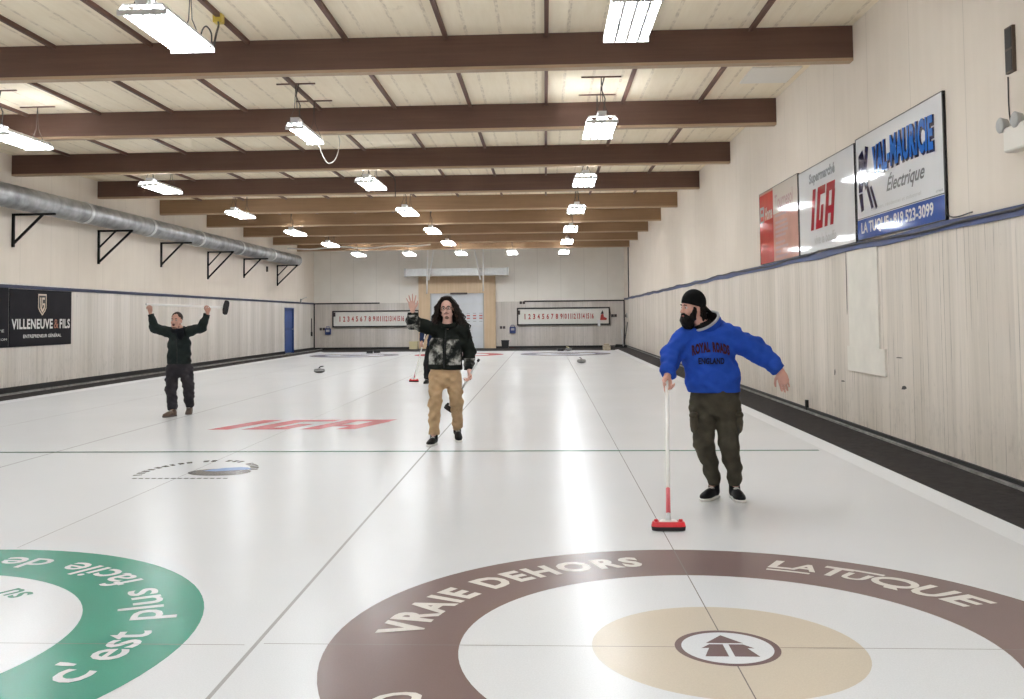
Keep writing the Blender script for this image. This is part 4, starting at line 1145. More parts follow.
def broom(foot, top, across, label, name='curling_broom', head_m='broom_red', hw=.165, hd=.055, shaft='broom_white', grip=None, pad_only=False, normal=None, rad=.0135):
    foot, top = np.array(foot, float), np.array(top, float); r = empty(name, tuple(foot)); tag(r, label, 'broom')
    t = top - foot; L = np.linalg.norm(t); t = t / L
    nrm = unit(normal) if normal is not None else V3(0, 0, 1)
    ac = unit(np.array(across, float) - nrm * (np.array(across, float) @ nrm)); dp = np.cross(nrm, ac)
    fr = lambda u, v, w: tuple(ac*u + dp*v + nrm*w)
    def slab(nm, m, w0, w1, w2, w3, z0, z1):
        n = 28; mb = MB(); V = []
        for zz, ww, dd in ((z0, w0, w1), (z1, w2, w3)):
            for k in range(n):
                a = 2*PI*k/n; x = math.copysign(abs(math.cos(a))**.5, math.cos(a)) * ww; y = math.copysign(abs(math.sin(a))**.6, math.sin(a)) * dd
                V.append(fr(x, y, zz))
        mb.add(V, [tuple(range(n-1, -1, -1)), tuple(range(n, 2*n))] + [(k, (k+1) % n, n + (k+1) % n, n + k) for k in range(n)])
        return mb.build(nm, m, r)
    slab('brush_pad', 'broom_pad', hw*.97, hd*.95, hw, hd, 0., .028)
    if not pad_only:
        bhd = slab('brush_head', head_m, hw, hd, hw*.93, hd*.75, .028, .058)
        slab('head_plate', 'broom_white', hw*.55, hd*.45, hw*.45, hd*.4, .0575, .068)
        for q in (-1, 1):
            mb = MB(); mb.lathe([(.014, .055), (.014, .072), (.010, .074)], 10)
            mb.V = [fr(x + q*hw*.72, y, z) for x, y, z in mb.V]; mb.build('head_bolt', head_m, bhd, True)
    else:
        slab('brush_head', 'rubber_black', hw*.95, hd*.95, hw*.6, hd*.6, .028, .05)
    j = nrm * .06
    mb = MB(); mb.tube([tuple(j), tuple(j + t*.06)], [.022, .016], 12); mb.build('socket', 'broom_silver' if not pad_only else 'broom_white', r, True)
    MB().tube([tuple(j + t*.04), tuple(t*L)], rad, 12).build('shaft', shaft, r, True)
    if grip:
        a, b_ = grip; MB().tube([tuple(j + t*a), tuple(j + t*b_)], .0155, 12).build('red_sleeve', 'broom_grip', r, True)
    MB().tube([tuple(t*(L - .02)), tuple(t*(L + .01))], .0155, 12).build('end_cap', 'rubber_black', r, True)
    return r
# ------------------------------------------------------------------ man in the blue hoodie
def man_blue():
    o = V3(.60, 3.6, 0.)
    r = person(tuple(o), 'bearded person in a blue hooded sweatshirt and black cap leaning on a broom')
    H = Head((.418, 3.585, 1.575), (-.93, -.36, -.06), (.10, 0, 1), .97)
    shR, elR, wrR = V3(.375, 3.62, 1.335), V3(.235, 3.555, 1.185), V3(.172, 3.355, 1.02)
    shL, elL, wrL = V3(.685, 3.61, 1.345), V3(.935, 3.595, 1.215), V3(1.125, 3.55, 1.045)
    hipR, kR, aR = V3(.490, 3.60, .80), V3(.483, 3.53, .445), V3(.562, 3.6, .11)
    hipL, kL, aL = V3(.695, 3.60, .80), V3(.682, 3.53, .455), V3(.736, 3.575, .11)
    B = Field((.02, 3.15, .06), (1.34, 3.85, 1.74), .0055)
    H.skull(B)
    nb = V3(.520, 3.62, 1.40)
    B.cap(H.p(0, -.02, -.06), nb, .056, .062, .02)
    B.ecap(nb + V3(0, 0, -.05), (.545, 3.6, 1.2), .135, .060, .155, .09, k=.03); B.ecap((.55, 3.6, 1.2), (.59, 3.6, .88), .16, .10, .16, .10, k=.04)
    for s_, e_, w_ in ((shR, elR, wrR), (shL, elL, wrL)):
        B.cap(s_, e_, .052, .042, .02); B.cap(e_, w_, .041, .028, .02)
    for h_, k_, a_ in ((hipR, kR, aR), (hipL, kL, aL)):
        B.cap(h_, k_, .085, .055, .03); B.cap(k_, a_, .054, .034, .02)
    hand(B, wrR, (-.04, -.42, -.9), (.25, -.75, .35), 1, (.75, .85, .55), .02, 1.03, .7, (-.45, 0, .05, .1))
    hand(B, wrL, (.20, -.08, -.98), (.25, .95, -.05), -1, (.42, .5, .35), .0, 1.12, .1)
    B.mesh('body', 'skin_fair', r, o)
    H.eyes(r, o)
    # sweatshirt
    S = Field((.06, 3.2, .80), (1.24, 3.92, 1.52), .007)
    S.ecap((.52, 3.62, 1.335), (.54, 3.6, 1.17), .155, .100, .205, .142, k=.05)
    S.ecap((.54, 3.6, 1.17), (.580, 3.595, .975), .208, .138, .228, .155, k=.04)
    S.ecap((.580, 3.595, .975), (.597, 3.6, .90), .222, .150, .203, .138, k=.03)
    for s_, e_, w_, r0, r1 in ((shR, elR, wrR, .095, .085), (shL, elL, wrL, .105, .092)):
        S.cap(s_, e_, r0, r1, .035); S.cap(e_, e_ + (w_ - e_)*.80, r1, .066, .03)
    S.folds(.020, 19, 19, 26, 3)
    for e_, w_ in ((elR, wrR), (elL, wrL)):
        c_ = e_ + (w_ - e_)*.90; S.cap(e_ + (w_ - e_)*.80, c_, .060, .046, .012)
    S.ecap((.594, 3.6, .912), (.597, 3.6, .882), .205, .135, .202, .132, k=.012)
    S.plane_near((.597, 3.6, .872), (0, 0, -1), .30)
    for e_, w_ in ((elR, wrR), (elL, wrL)):
        S.plane_near(e_ + (w_ - e_)*.97, w_ - e_, .10)
    S.ell((.505, 3.57, 1.475), (.122, .125, .092), None, .010, 's')
    shirt = S.mesh('sweatshirt', 'hoodie_blue', r, o)
    # black tee at the neck, hood lying on the shoulders, its grey edge
    T = Field((.30, 3.40, 1.25), (.76, 3.86, 1.56), .006)
    T.ecap((.512, 3.615, 1.41), (.525, 3.62, 1.33), .078, .078, .12, .09, k=.02); T.cap((.512, 3.612, 1.40), (.50, 3.61, 1.455), .068, .062, .02)
    T.cap(H.p(0, -.02, -.06), nb, .058, .060, .004, 's'); T.plane_near((.50, 3.6, 1.462), (-.30, -.18, 1), .2)
    T.mesh('tee_shirt', 'tee_black', r, o)
    # hood standing up round the back of the neck: blue outside, black lining, grey edge
    hc = V3(.520, 3.625, 1.455); hr = V3(.140, .130, .125); pn = unit((-.62, -.50, 1.)); pp = V3(.505, 3.50, 1.385)
    Hd = Field((.30, 3.40, 1.25), (.84, 3.92, 1.70), .006)
    Hd.ell(hc, hr, None, .02); Hd.ell((.60, 3.72, 1.40), (.13, .10, .09), None, .04); Hd.ell(hc, hr - .017, None, .006, 's'); Hd.folds(.005, 30, 30, 30, 5); Hd.plane(pp, pn)
    hood_o = Hd.mesh('hood', 'hoodie_blue', r, o)
    Li = Field((.30, 3.40, 1.25), (.84, 3.92, 1.70), .005)
    Li.ell(hc, hr - .010, None, .01); Li.ell(hc, hr - .024, None, .006, 's'); Li.plane(pp + V3(0, 0, .006), pn)
    Li.mesh('hood_lining', 'tee_black', hood_o, o)
    e1 = unit(np.cross(pn, (0, 1, 0))); e2 = np.cross(pn, e1); rim = []
    for t in np.linspace(0, 2*PI, 49):
        dv = e1*math.cos(t) + e2*math.sin(t); c0 = hc - pn*((hc - pp) @ pn)
        q = (hr - .006); A = float(((dv/q)**2).sum()); B_ = float((dv*(c0 - hc)/q**2).sum()); C_ = float((((c0 - hc)/q)**2).sum() - 1)
        s_ = (-B_ + math.sqrt(max(0, B_*B_ - A*C_))) / A; rim.append(c0 + dv*s_ + pn*.004 - o)
    MB().tube(rim, .0115, 8, False).build('hood_edge', 'hood_grey', hood_o, True)
    # chest print: two arched lines of lettering
    from mathutils.bvhtree import BVHTree
    sm = shirt.data; tree = BVHTree.FromPolygons([v.co[:] for v in sm.vertices], [tuple(q.vertices) for q in sm.polygons])
    def chest(u, v):
        x, z = .545 + u - o[0], 1.175 + v
        hit = tree.ray_cast(Vector((x, -1., z)), Vector((0, 1, 0)))[0]
        return (x, (hit.y if hit else -.15) - .006, z)
    def archt(u, v): return u, v + .030*(1 - (u/.15)**2)
    text_fit('print_lettering', 'ROYAL', 'print_maroon', shirt, chest, -.150, -.008, .0, .085, .06, warp=archt, space=1.1)
    text_fit('print_lettering', 'ROADS', 'print_maroon', shirt, chest, .012, .155, .0, .085, .06, warp=archt, space=1.1)
    text_fit('print_lettering', 'ENGLAND', 'print_dark', shirt, chest, -.105, .105, -.068, -.015, .05, space=1.1)
    # cap, worn backwards
    K = Field(H.c - .24, H.c + .24, .005)
    K.ell(H.p(0, -.016, .040), V3(.090, .110, .116)*H.s, H.R, .01)
    K.plane(H.p(0, 0, .012), -(H.u - H.f*.36))
    cap_o = K.mesh('cap', 'cap_black', r, o)
    mb = MB(); n = 12
    for sh_ in (0, 1):
        pass
    top, bot = [], []
    for i in range(n + 1):
        a = -1.15 + 2.3*i/n
        for rr, lst in ((.088, 0), (.158, 1)):
            pass
    V = []; W = []
    for i in range(n + 1):
        a = -1.2 + 2.4*i/n
        pi_ = H.p(.080*math.sin(a), -.014 - .092*math.cos(a), .022); po_ = H.p(.088*math.sin(a), -.03 - .150*math.cos(a)**.8 if math.cos(a) > 0 else -.03, -.035 - .02*math.cos(a))
        V += [pi_ - o, po_ - o, pi_ - o - H.u*.006, po_ - o - H.u*.006]
    F = []
    for i in range(n):
        a, b_ = 4*i, 4*(i+1); F += [(a, a+1, b_+1, b_), (a+2, b_+2, b_+3, a+3), (a+1, a+3, b_+3, b_+1), (a, b_, b_+2, a+2)]
    F += [(0, 2, 3, 1), (4*n, 4*n+1, 4*n+3, 4*n+2)]
    mb.add(V, F).build('cap_brim', 'cap_black', cap_o, True)
    # hair behind the ear and down the nape, full beard
    Hr = Field(H.c - .26, H.c + .26, .005)
    rg = np.random.default_rng(2); roots = []
    for i in range(40):
        a = rg.uniform(-1.25, 1.25); q = H.p(.074*math.sin(a), -.018 - .088*math.cos(a), -.005)
        if math.cos(a) < -.25: continue
        pts = [q, q - H.u*.04*H.s + H.f*rg.uniform(-.004, .008), q - H.u*(.065 + rg.uniform(0, .02)) + H.f*rg.uniform(-.01, .012), q - H.u*(.085 + rg.uniform(0, .03)) + H.f*rg.uniform(-.02, .01)]
        roots.append((pts, .012))
    strand_hair(Hr, roots, k=.008); Hr.mesh('hair', 'hair_black', r, o)
    Bd = Field(H.c - .3, H.c + .26, .005)
    Bd.ell(H.p(0, .060, -.105), (.062, .054, .055), H.R, .02); Bd.ell(H.p(0, .048, -.150), (.050, .046, .045), H.R, .03)
    for q in (-1, 1):
        Bd.cap(H.p(q*.071, .014, -.01), H.p(q*.058, .035, -.085), .014, .030, .02); Bd.cap(H.p(q*.03, .085, -.062), H.p(q*.006, .098, -.052), .008, .008, .008)
    Bd.ell(H.p(0, .104, -.069), (.019, .012, .006), H.R, .004, 's')
    Bd.folds(.008, 90, 90, 60, 8); Bd.mesh('beard', 'hair_black', r, o)
    # cargo trousers
    T = Field((.30, 3.35, .08), (.90, 3.85, .96), .0065)
    T.ecap((.597, 3.6, .90), (.592, 3.6, .76), .195, .125, .205, .135, k=.03)
    for h_, k_, a_ in ((hipR, kR, aR), (hipL, kL, aL)):
        T.cap(h_ + V3(0, 0, -.02), k_, .112, .082, .014); T.cap(k_, a_ + V3(0, 0, .08), .081, .062, .014); T.cap(a_ + V3(0, 0, .09), a_ + V3(0, 0, .03), .064, .052, .012)
    T.folds(.016, 19, 19, 26, 11)
    T.plane_near((.597, 3.6, .905), (0, 0, 1), .3)
    for a_ in (aR, aL): T.plane_near(a_ + V3(0, 0, -.005), (0, 0, -1), .09)
    T.mesh('cargo_trousers', 'cargo_olive', r, o)
    for q, h_, k_ in ((-1, hipR, kR), (1, hipL, kL)):
        c_ = h_*.42 + k_*.58 + V3(q*.080, -.03, .035)
        P_ = Field(c_ - .17, c_ + .17, .006)
        P_.ell(c_, (.035, .075, .095), None, .01); P_.plane(c_ + V3(0, 0, .07), (0, 0, 1)); P_.folds(.006, 40, 40, 40, 3)
        pk = P_.mesh('cargo_pocket', 'cargo_olive', r, o)
        F_ = Field(c_ - .17, c_ + .17, .006)
        F_.ell(c_ + V3(0, 0, .055), (.039, .080, .032), None, .01); F_.mesh('pocket_flap', 'cargo_olive', pk, o)
    shoe(r, o, aR + V3(0, 0, -.01), (-.55, -.83, 0)); shoe(r, o, aL + V3(0, 0, -.01), (.10, -1, 0))
    br = broom((.042, 2.40, .003), (.165, 3.345, 1.0), (1, .0, 0), 'white curling broom with a red head held upright by the person in blue', grip=(.03, .27), hw=.12, hd=.05)
man_blue()

# ------------------------------------------------------------------ long-haired man waving in the middle
def man_centre():
    o = V3(-2.02, 7.1, 0.)
    r = person(tuple(o), 'long-haired person with glasses in a black and grey jacket and khaki trousers, waving')
    H = Head((-1.992, 7.075, 1.622), (-.03, -1, -.03), (-.06, 0, 1), 1.0)
    shR, elR, wrR = V3(-2.165, 7.10, 1.375), V3(-2.395, 7.00, 1.455), V3(-2.372, 6.80, 1.600)
    shL, elL, wrL = V3(-1.805, 7.10, 1.36), V3(-1.735, 7.17, 1.085), V3(-1.722, 7.02, .865)
    hipR, kR, aR = V3(-2.115, 7.1, .83), V3(-2.14, 7.03, .485), V3(-2.152, 6.98, .11)
    hipL, kL, aL = V3(-1.925, 7.1, .83), V3(-1.885, 7.10, .485), V3(-1.905, 7.38, .155)
    B = Field((-2.56, 6.6, .05), (-1.58, 7.5, 1.86), .0062)
    H.skull(B); nb = V3(-1.99, 7.11, 1.42)
    B.cap(H.p(0, -.02, -.06), nb, .054, .060, .02)
    B.ecap(nb + V3(0, 0, -.03), (-2.0, 7.1, 1.2), .13, .062, .140, .080, k=.03); B.ecap((-2.0, 7.1, 1.2), (-2.02, 7.1, .88), .15, .10, .15, .10, k=.04)
    for s_, e_, w_ in ((shR, elR, wrR), (shL, elL, wrL)):
        B.cap(s_, e_, .05, .04, .02); B.cap(e_, w_, .04, .027, .02)
    for h_, k_, a_ in ((hipR, kR, aR), (hipL, kL, aL)):
        B.cap(h_, k_, .080, .052, .03); B.cap(k_, a_, .050, .034, .02)
    hand(B, wrR, (-.08, -.15, 1), (.0, -1, -.1), 1, (.12, .2, .15), .24, 1.05, .0)
    hand(B, wrL, (.10, -.25, -.95), (-.75, -.6, .05), -1, (.9, .95, .6), .02, 1.03, .8)
    B.mesh('body', 'skin_pale', r, o); H.eyes(r, o)
    # jacket: black shell with tie-dyed panels laid over chest and cuffs
    def shell(F, g=0.):
        F.ecap((-1.99, 7.11, 1.39), (-2.0, 7.1, 1.2), .145 + g, .090 + g, .195 + g, .125 + g, k=.05); F.ecap((-2.0, 7.1, 1.2), (-2.02, 7.1, .93), .196 + g, .128 + g, .205 + g, .135 + g, k=.03)
        for s_, e_, w_, a_, b_ in ((shR, elR, wrR, .090, .078), (shL, elL, wrL, .090, .076)):
            F.cap(s_, e_, a_ + g, b_ + g, .035); F.cap(e_, e_ + (w_ - e_)*.84, b_ + g, .058 + g, .03)
        F.folds(.019, 19, 19, 25, 21)
        F.plane_near((-2.02, 7.1, .885), (-.03, 0, -1), .30)
        for e_, w_ in ((elR, wrR), (elL, wrL)): F.plane_near(e_ + (w_ - e_)*.93, w_ - e_, .11)
    J = Field((-2.52, 6.72, .80), (-1.60, 7.34, 1.58), .008); shell(J)
    J.cap((-1.99, 7.10, 1.40), (-1.99, 7.06, 1.53), .075, .082, .012, 's'); jk = J.mesh('jacket', 'jacket_black', r, o)
    cl = Field((-2.16, 6.94, 1.34), (-1.82, 7.26, 1.56), .006)
    for i in range(18):
        t0, t1 = 2*PI*i/18, 2*PI*(i+1)/18
        cl.cap((-1.99 + .088*math.cos(t0), 7.10 + .085*math.sin(t0), 1.435 + .03*math.sin(t0)), (-1.99 + .088*math.cos(t1), 7.10 + .085*math.sin(t1), 1.435 + .03*math.sin(t1)), .026, .026, .012)
    cl.mesh('collar', 'jacket_black', jk, o)
    def panel(lo, hi, nm='jacket_panel'):
        F = Field((-2.52, 6.72, .80), (-1.60, 7.34, 1.58), .008); shell(F, .0035)
        x, y, z = [F.ax[i].astype(np.float32).reshape([-1 if j == i else 1 for j in range(3)]) for i in range(3)]
        q = np.maximum(np.maximum(np.maximum(lo[0] - x, x - hi[0]), np.maximum(lo[1] - y, y - hi[1])), np.maximum(lo[2] - z, z - hi[2]))
        F.d = np.maximum(F.d, q.astype(np.float32)); 
        I = Field((-2.52, 6.72, .80), (-1.60, 7.34, 1.58), .008); shell(I, -.010); F.d = np.maximum(F.d, -I.d)
        F.mesh(nm, 'tie_dye_panel', jk, o)
    panel((-2.22, 6.8, .95), (-2.035, 7.10, 1.27)); panel((-1.995, 6.8, .94), (-1.825, 7.10, 1.25))
    panel((-2.50, 6.72, 1.34), (-2.30, 7.12, 1.545), 'sleeve_panel'); panel((-1.80, 6.9, .86), (-1.62, 7.3, 1.02), 'sleeve_panel')
    MB().tube([(-1.995 - o[0], 6.985 - o[1], 1.38), (-2.01 - o[0], 6.962 - o[1], 1.18), (-2.02 - o[0], 6.958 - o[1], .91)], .008, 6).build('zip', 'zip_dark', jk, True)
    # long curly hair
    Hr = Field((-2.30, 6.86, 1.14), (-1.62, 7.36, 1.84), .006); rg = np.random.default_rng(5)
    Hr.ell(H.p(0, -.030, .052), (.086, .096, .098), H.R, .01); Hr.ell(H.p(0, .090, -.03), (.056, .055, .098), H.R, .012, 's')
    roots = []
    for i in range(230):
        q = -1 if i % 2 else 1
        y0 = rg.uniform(-.10, .060); a = rg.uniform(.15, 1.)
        Lg = rg.uniform(.14, .29) + (.07 if q < 0 else 0.); ph = rg.uniform(0, 6.28); wv = rg.uniform(.009, .022); k1 = rg.uniform(.88, 1.32)
        path = [(.010, y0, .138 - 4.*max(0., y0 - .01)**2 - 2.*max(0., -y0 - .04)**2), (.045, y0*.95, .128), (.080, y0*.8, .085), (.098*k1, y0*.62, .025), (.112*k1, y0*.5 - .012, -.045)]
        for j in range(1, 7):
            t = j/6.; path.append(((.116 + .052*t**.7*a + (.040*t if q < 0 else .012*t))*k1, y0*.5 - .012 - .03*t*(1 - a) + .03*t*a*(y0 > 0), -.045 - Lg*t))
        pts = []
        for j, (x, y, z) in enumerate(path):
            g_ = min(1., j/4.); pts.append(H.p(q*x, y, z) + V3(math.sin(ph + j*1.9), math.cos(ph*1.7 + j*1.6), 0)*wv*g_)
        roots.append((pts, .0125))
    for i in range(70):                       # the back of the mane
        x0 = rg.uniform(-.085, .085); Lg = rg.uniform(.26, .40); ph = rg.uniform(0, 6.28)
        roots.append(([H.p(x0*(1 + .7*t), -.115 - .03*math.sin(3*t), .06 - Lg*t) + V3(math.sin(ph + t*14), 0, 0)*.012*min(1, 3*t) for t in np.linspace(0, 1, 9)], .0135))
    strand_hair(Hr, roots, k=.005)
    Hr.ell(H.p(0, .118, -.030), (.050, .062, .088), H.R, .008, 's')
    Hr.mesh('hair', 'hair_brown', r, o)
    Bd = Field(H.c - .25, H.c + .25, .005)
    Bd.ell(H.p(0, .064, -.104), (.030, .032, .024), H.R, .02)
    for q in (-1, 1): Bd.cap(H.p(q*.03, .084, -.066), H.p(q*.005, .098, -.053), .006, .007, .006)
    Bd.ell(H.p(0, .104, -.069), (.020, .014, .007), H.R, .004, 's'); Bd.folds(.004, 110, 110, 90, 2); Bd.mesh('beard', 'beard_soft', r, o)
    mb = MB()
    for q in (-1, 1):
        mb.tube([H.p(q*.032 + .026*math.cos(t), .103 - .012*abs(math.cos(t) * (1 if q*math.cos(t) > 0 else 0)), .003 + .019*math.sin(t)) - o for t in np.linspace(0, 2*PI, 17)], .0028, 6, False)
        mb.tube([H.p(q*.058, .090, .008) - o, H.p(q*.078, -.01, .008) - o], .0025, 6)
    mb.tube([H.p(-.008, .104, .006) - o, H.p(.008, .104, .006) - o], .0028, 6); mb.build('glasses', 'black_cable', r, True)
    T = Field((-2.30, 6.82, .06), (-1.72, 7.56, .98), .0068)
    T.ecap((-2.02, 7.1, .90), (-2.02, 7.1, .78), .178, .115, .183, .12, k=.03)
    for h_, k_, a_ in ((hipR, kR, aR), (hipL, kL, aL)):
        d_ = unit(a_ - k_); T.cap(h_ + V3(0, 0, -.02), k_, .100, .077, .03); T.cap(k_, a_ - d_*.03, .076, .062, .025)
    T.folds(.017, 20, 20, 26, 9)
    T.plane_near((-2.02, 7.1, .93), (0, 0, 1), .3)
    for k_, a_ in ((kR, aR), (kL, aL)): T.plane_near(a_ - unit(a_ - k_)*.005, a_ - k_, .10)
    T.mesh('trousers', 'khaki', r, o)
    shoe(r, o, aR + V3(0, 0, -.01), (-.16, -1, 0)); shoe(r, o, aL + V3(.0, -.02, -.012), (.22, -.93, -.25), (0, -.25, 1))
    broom((-1.985, 7.26, .372), (-1.600, 6.875, 1.005), (.8, -.2, -.55), 'dark headed broom held low by the waving long-haired person', head_m='rubber_black', hw=.085, hd=.04, shaft='broom_silver', normal=(.45, -.25, .86))
man_centre()

# ------------------------------------------------------------------ man on the left holding a broom over his head
def man_left():
    o = V3(-6.65, 10.6, 0.)
    r = person(tuple(o), 'bearded person in a dark green coat raising a broom overhead with both hands')
    H = Head((-6.688, 10.555, 1.505), (-.05, -1, .05), (.02, 0, 1), 1.06)
    shR, elR, wrR = V3(-6.845, 10.6, 1.325), V3(-7.050, 10.56, 1.390), V3(-7.112, 10.54, 1.64)
    shL, elL, wrL = V3(-6.480, 10.6, 1.335), V3(-6.285, 10.56, 1.385), V3(-6.172, 10.54, 1.628)
    hipR, kR, aR = V3(-6.765, 10.6, .76), V3(-6.745, 10.49, .445), V3(-6.685, 10.40, .11)
    hipL, kL, aL = V3(-6.55, 10.6, .76), V3(-6.50, 10.58, .46), V3(-6.575, 10.83, .135)
    B = Field((-7.24, 10.3, .05), (-6.06, 10.98, 1.86), .0065)
    H.skull(B); nb = V3(-6.665, 10.62, 1.37)
    B.cap(H.p(0, -.02, -.06), nb, .056, .062, .02)
    B.ecap(nb + V3(0, 0, -.03), (-6.66, 10.6, 1.15), .13, .062, .140, .080, k=.03); B.ecap((-6.66, 10.6, 1.15), (-6.66, 10.6, .80), .15, .10, .15, .10, k=.04)
    for s_, e_, w_ in ((shR, elR, wrR), (shL, elL, wrL)):
        B.cap(s_, e_, .05, .04, .02); B.cap(e_, w_, .04, .027, .02)
    for h_, k_, a_ in ((hipR, kR, aR), (hipL, kL, aL)):
        B.cap(h_, k_, .082, .054, .03); B.cap(k_, a_, .052, .034, .02)
    hand(B, wrR, (-.1, .05, 1), (0, -1, .1), 1, (1.2, 1.35, .8), .0, 1.05, .9)
    hand(B, wrL, (.05, .05, 1), (0, -1, .1), -1, (1.2, 1.35, .8), .0, 1.05, .9)
    B.mesh('body', 'skin_warm', r, o); H.eyes(r, o, open_=True)
    J = Field((-7.22, 10.36, .74), (-6.08, 10.86, 1.64), .008)
    J.ecap((-6.665, 10.61, 1.33), (-6.66, 10.6, 1.12), .145, .09, .185, .125, k=.05); J.ecap((-6.66, 10.6, 1.12), (-6.66, 10.6, .85), .182, .125, .192, .13, k=.03)
    for s_, e_, w_ in ((shR, elR, wrR), (shL, elL, wrL)):
        J.cap(s_, e_, .088, .074, .04); J.cap(e_, e_ + (w_ - e_)*.86, .073, .052, .03)
    J.folds(.015, 19, 19, 25, 31)
    J.plane_near((-6.66, 10.6, .815), (0, 0, -1), .28)
    for e_, w_ in ((elR, wrR), (elL, wrL)): J.plane_near(e_ + (w_ - e_)*.90, w_ - e_, .11)
    J.cap((-6.665, 10.61, 1.36), (-6.68, 10.57, 1.47), .07, .075, .012, 's'); jk = J.mesh('coat', 'coat_green', r, o)
    MB().tube([(-.012, -.128, 1.22), (.005, -.137, 1.05), (.005, -.138, .83)], .008, 6).build('zip', 'zip_dark', jk, True)
    Sc = Field((-6.86, 10.40, 1.10), (-6.46, 10.80, 1.46), .006)
    for i in range(16):
        t0, t1 = 2*PI*i/16, 2*PI*(i+1)/16
        Sc.cap((-6.67 + .088*math.cos(t0), 10.60 + .085*math.sin(t0), 1.36 + .02*math.sin(t0)), (-6.67 + .088*math.cos(t1), 10.60 + .085*math.sin(t1), 1.36 + .02*math.sin(t1)), .036, .036, .015)
    Sc.ell((-6.60, 10.485, 1.29), (.06, .045, .09), None, .03); Sc.folds(.008, 45, 45, 40, 4); Sc.mesh('scarf', 'scarf_black', r, o)
    Hr = Field(H.c - .22, H.c + .22, .005)
    Hr.ell(H.p(0, -.022, .050), V3(.080, .094, .086)*1.05, H.R, .01); Hr.ell(H.p(0, .09, -.005), (.068, .055, .075), H.R, .012, 's')
    Hr.plane(H.p(0, 0, -.03), -(H.u - H.f*.15)); Hr.folds(.006, 80, 80, 80, 6); Hr.mesh('hair', 'hair_short', r, o)
    Bd = Field(H.c - .24, H.c + .24, .005)
    Bd.ell(H.p(0, .060, -.106), (.040, .034, .024), H.R, .02)
    for q in (-1, 1): Bd.cap(H.p(q*.067, .010, -.04), H.p(q*.05, .035, -.092), .006, .012, .02); Bd.cap(H.p(q*.026, .087, -.056), H.p(q*.005, .1, -.050), .005, .005, .006)
    Bd.ell(H.p(0, .106, -.069), (.020, .016, .011), H.R, .004, 's'); Bd.folds(.004, 100, 100, 80, 2); Bd.mesh('beard', 'beard_soft', r, o)
    T = Field((-6.96, 10.3, .07), (-6.36, 10.98, .90), .0068)
    T.ecap((-6.66, 10.6, .85), (-6.66, 10.6, .72), .178, .118, .188, .125, k=.03)
    for h_, k_, a_ in ((hipR, kR, aR), (hipL, kL, aL)):
        d_ = unit(a_ - k_); T.cap(h_ + V3(0, 0, -.02), k_, .108, .090, .03); T.cap(k_, a_ - d_*.03, .088, .076, .025)
    T.folds(.018, 19, 19, 26, 41)
    T.plane_near((-6.66, 10.6, .88), (0, 0, 1), .3)
    for k_, a_ in ((kR, aR), (kL, aL)): T.plane_near(a_ + unit(a_ - k_)*.005, a_ - k_, .11)
    T.mesh('trousers', 'trousers_charcoal', r, o)
    shoe(r, o, aR + V3(0, 0, -.01), (-.30, -.95, 0), upper='shoe_brown', sole='shoe_sole_dark', w=.052)
    shoe(r, o, aL + V3(.0, -.01, -.01), (.25, -.93, -.25), (0, -.25, 1), upper='shoe_brown', sole='shoe_sole_dark', w=.052)
    broom((-5.860, 10.515, 1.705), (-7.16, 10.515, 1.772), (.05, .25, 1), 'white curling broom with a round black pad held overhead on the left', head_m='rubber_black', hw=.115, hd=.06, pad_only=True, normal=(-1, .25, .06), grip=None, rad=.018)
man_left()

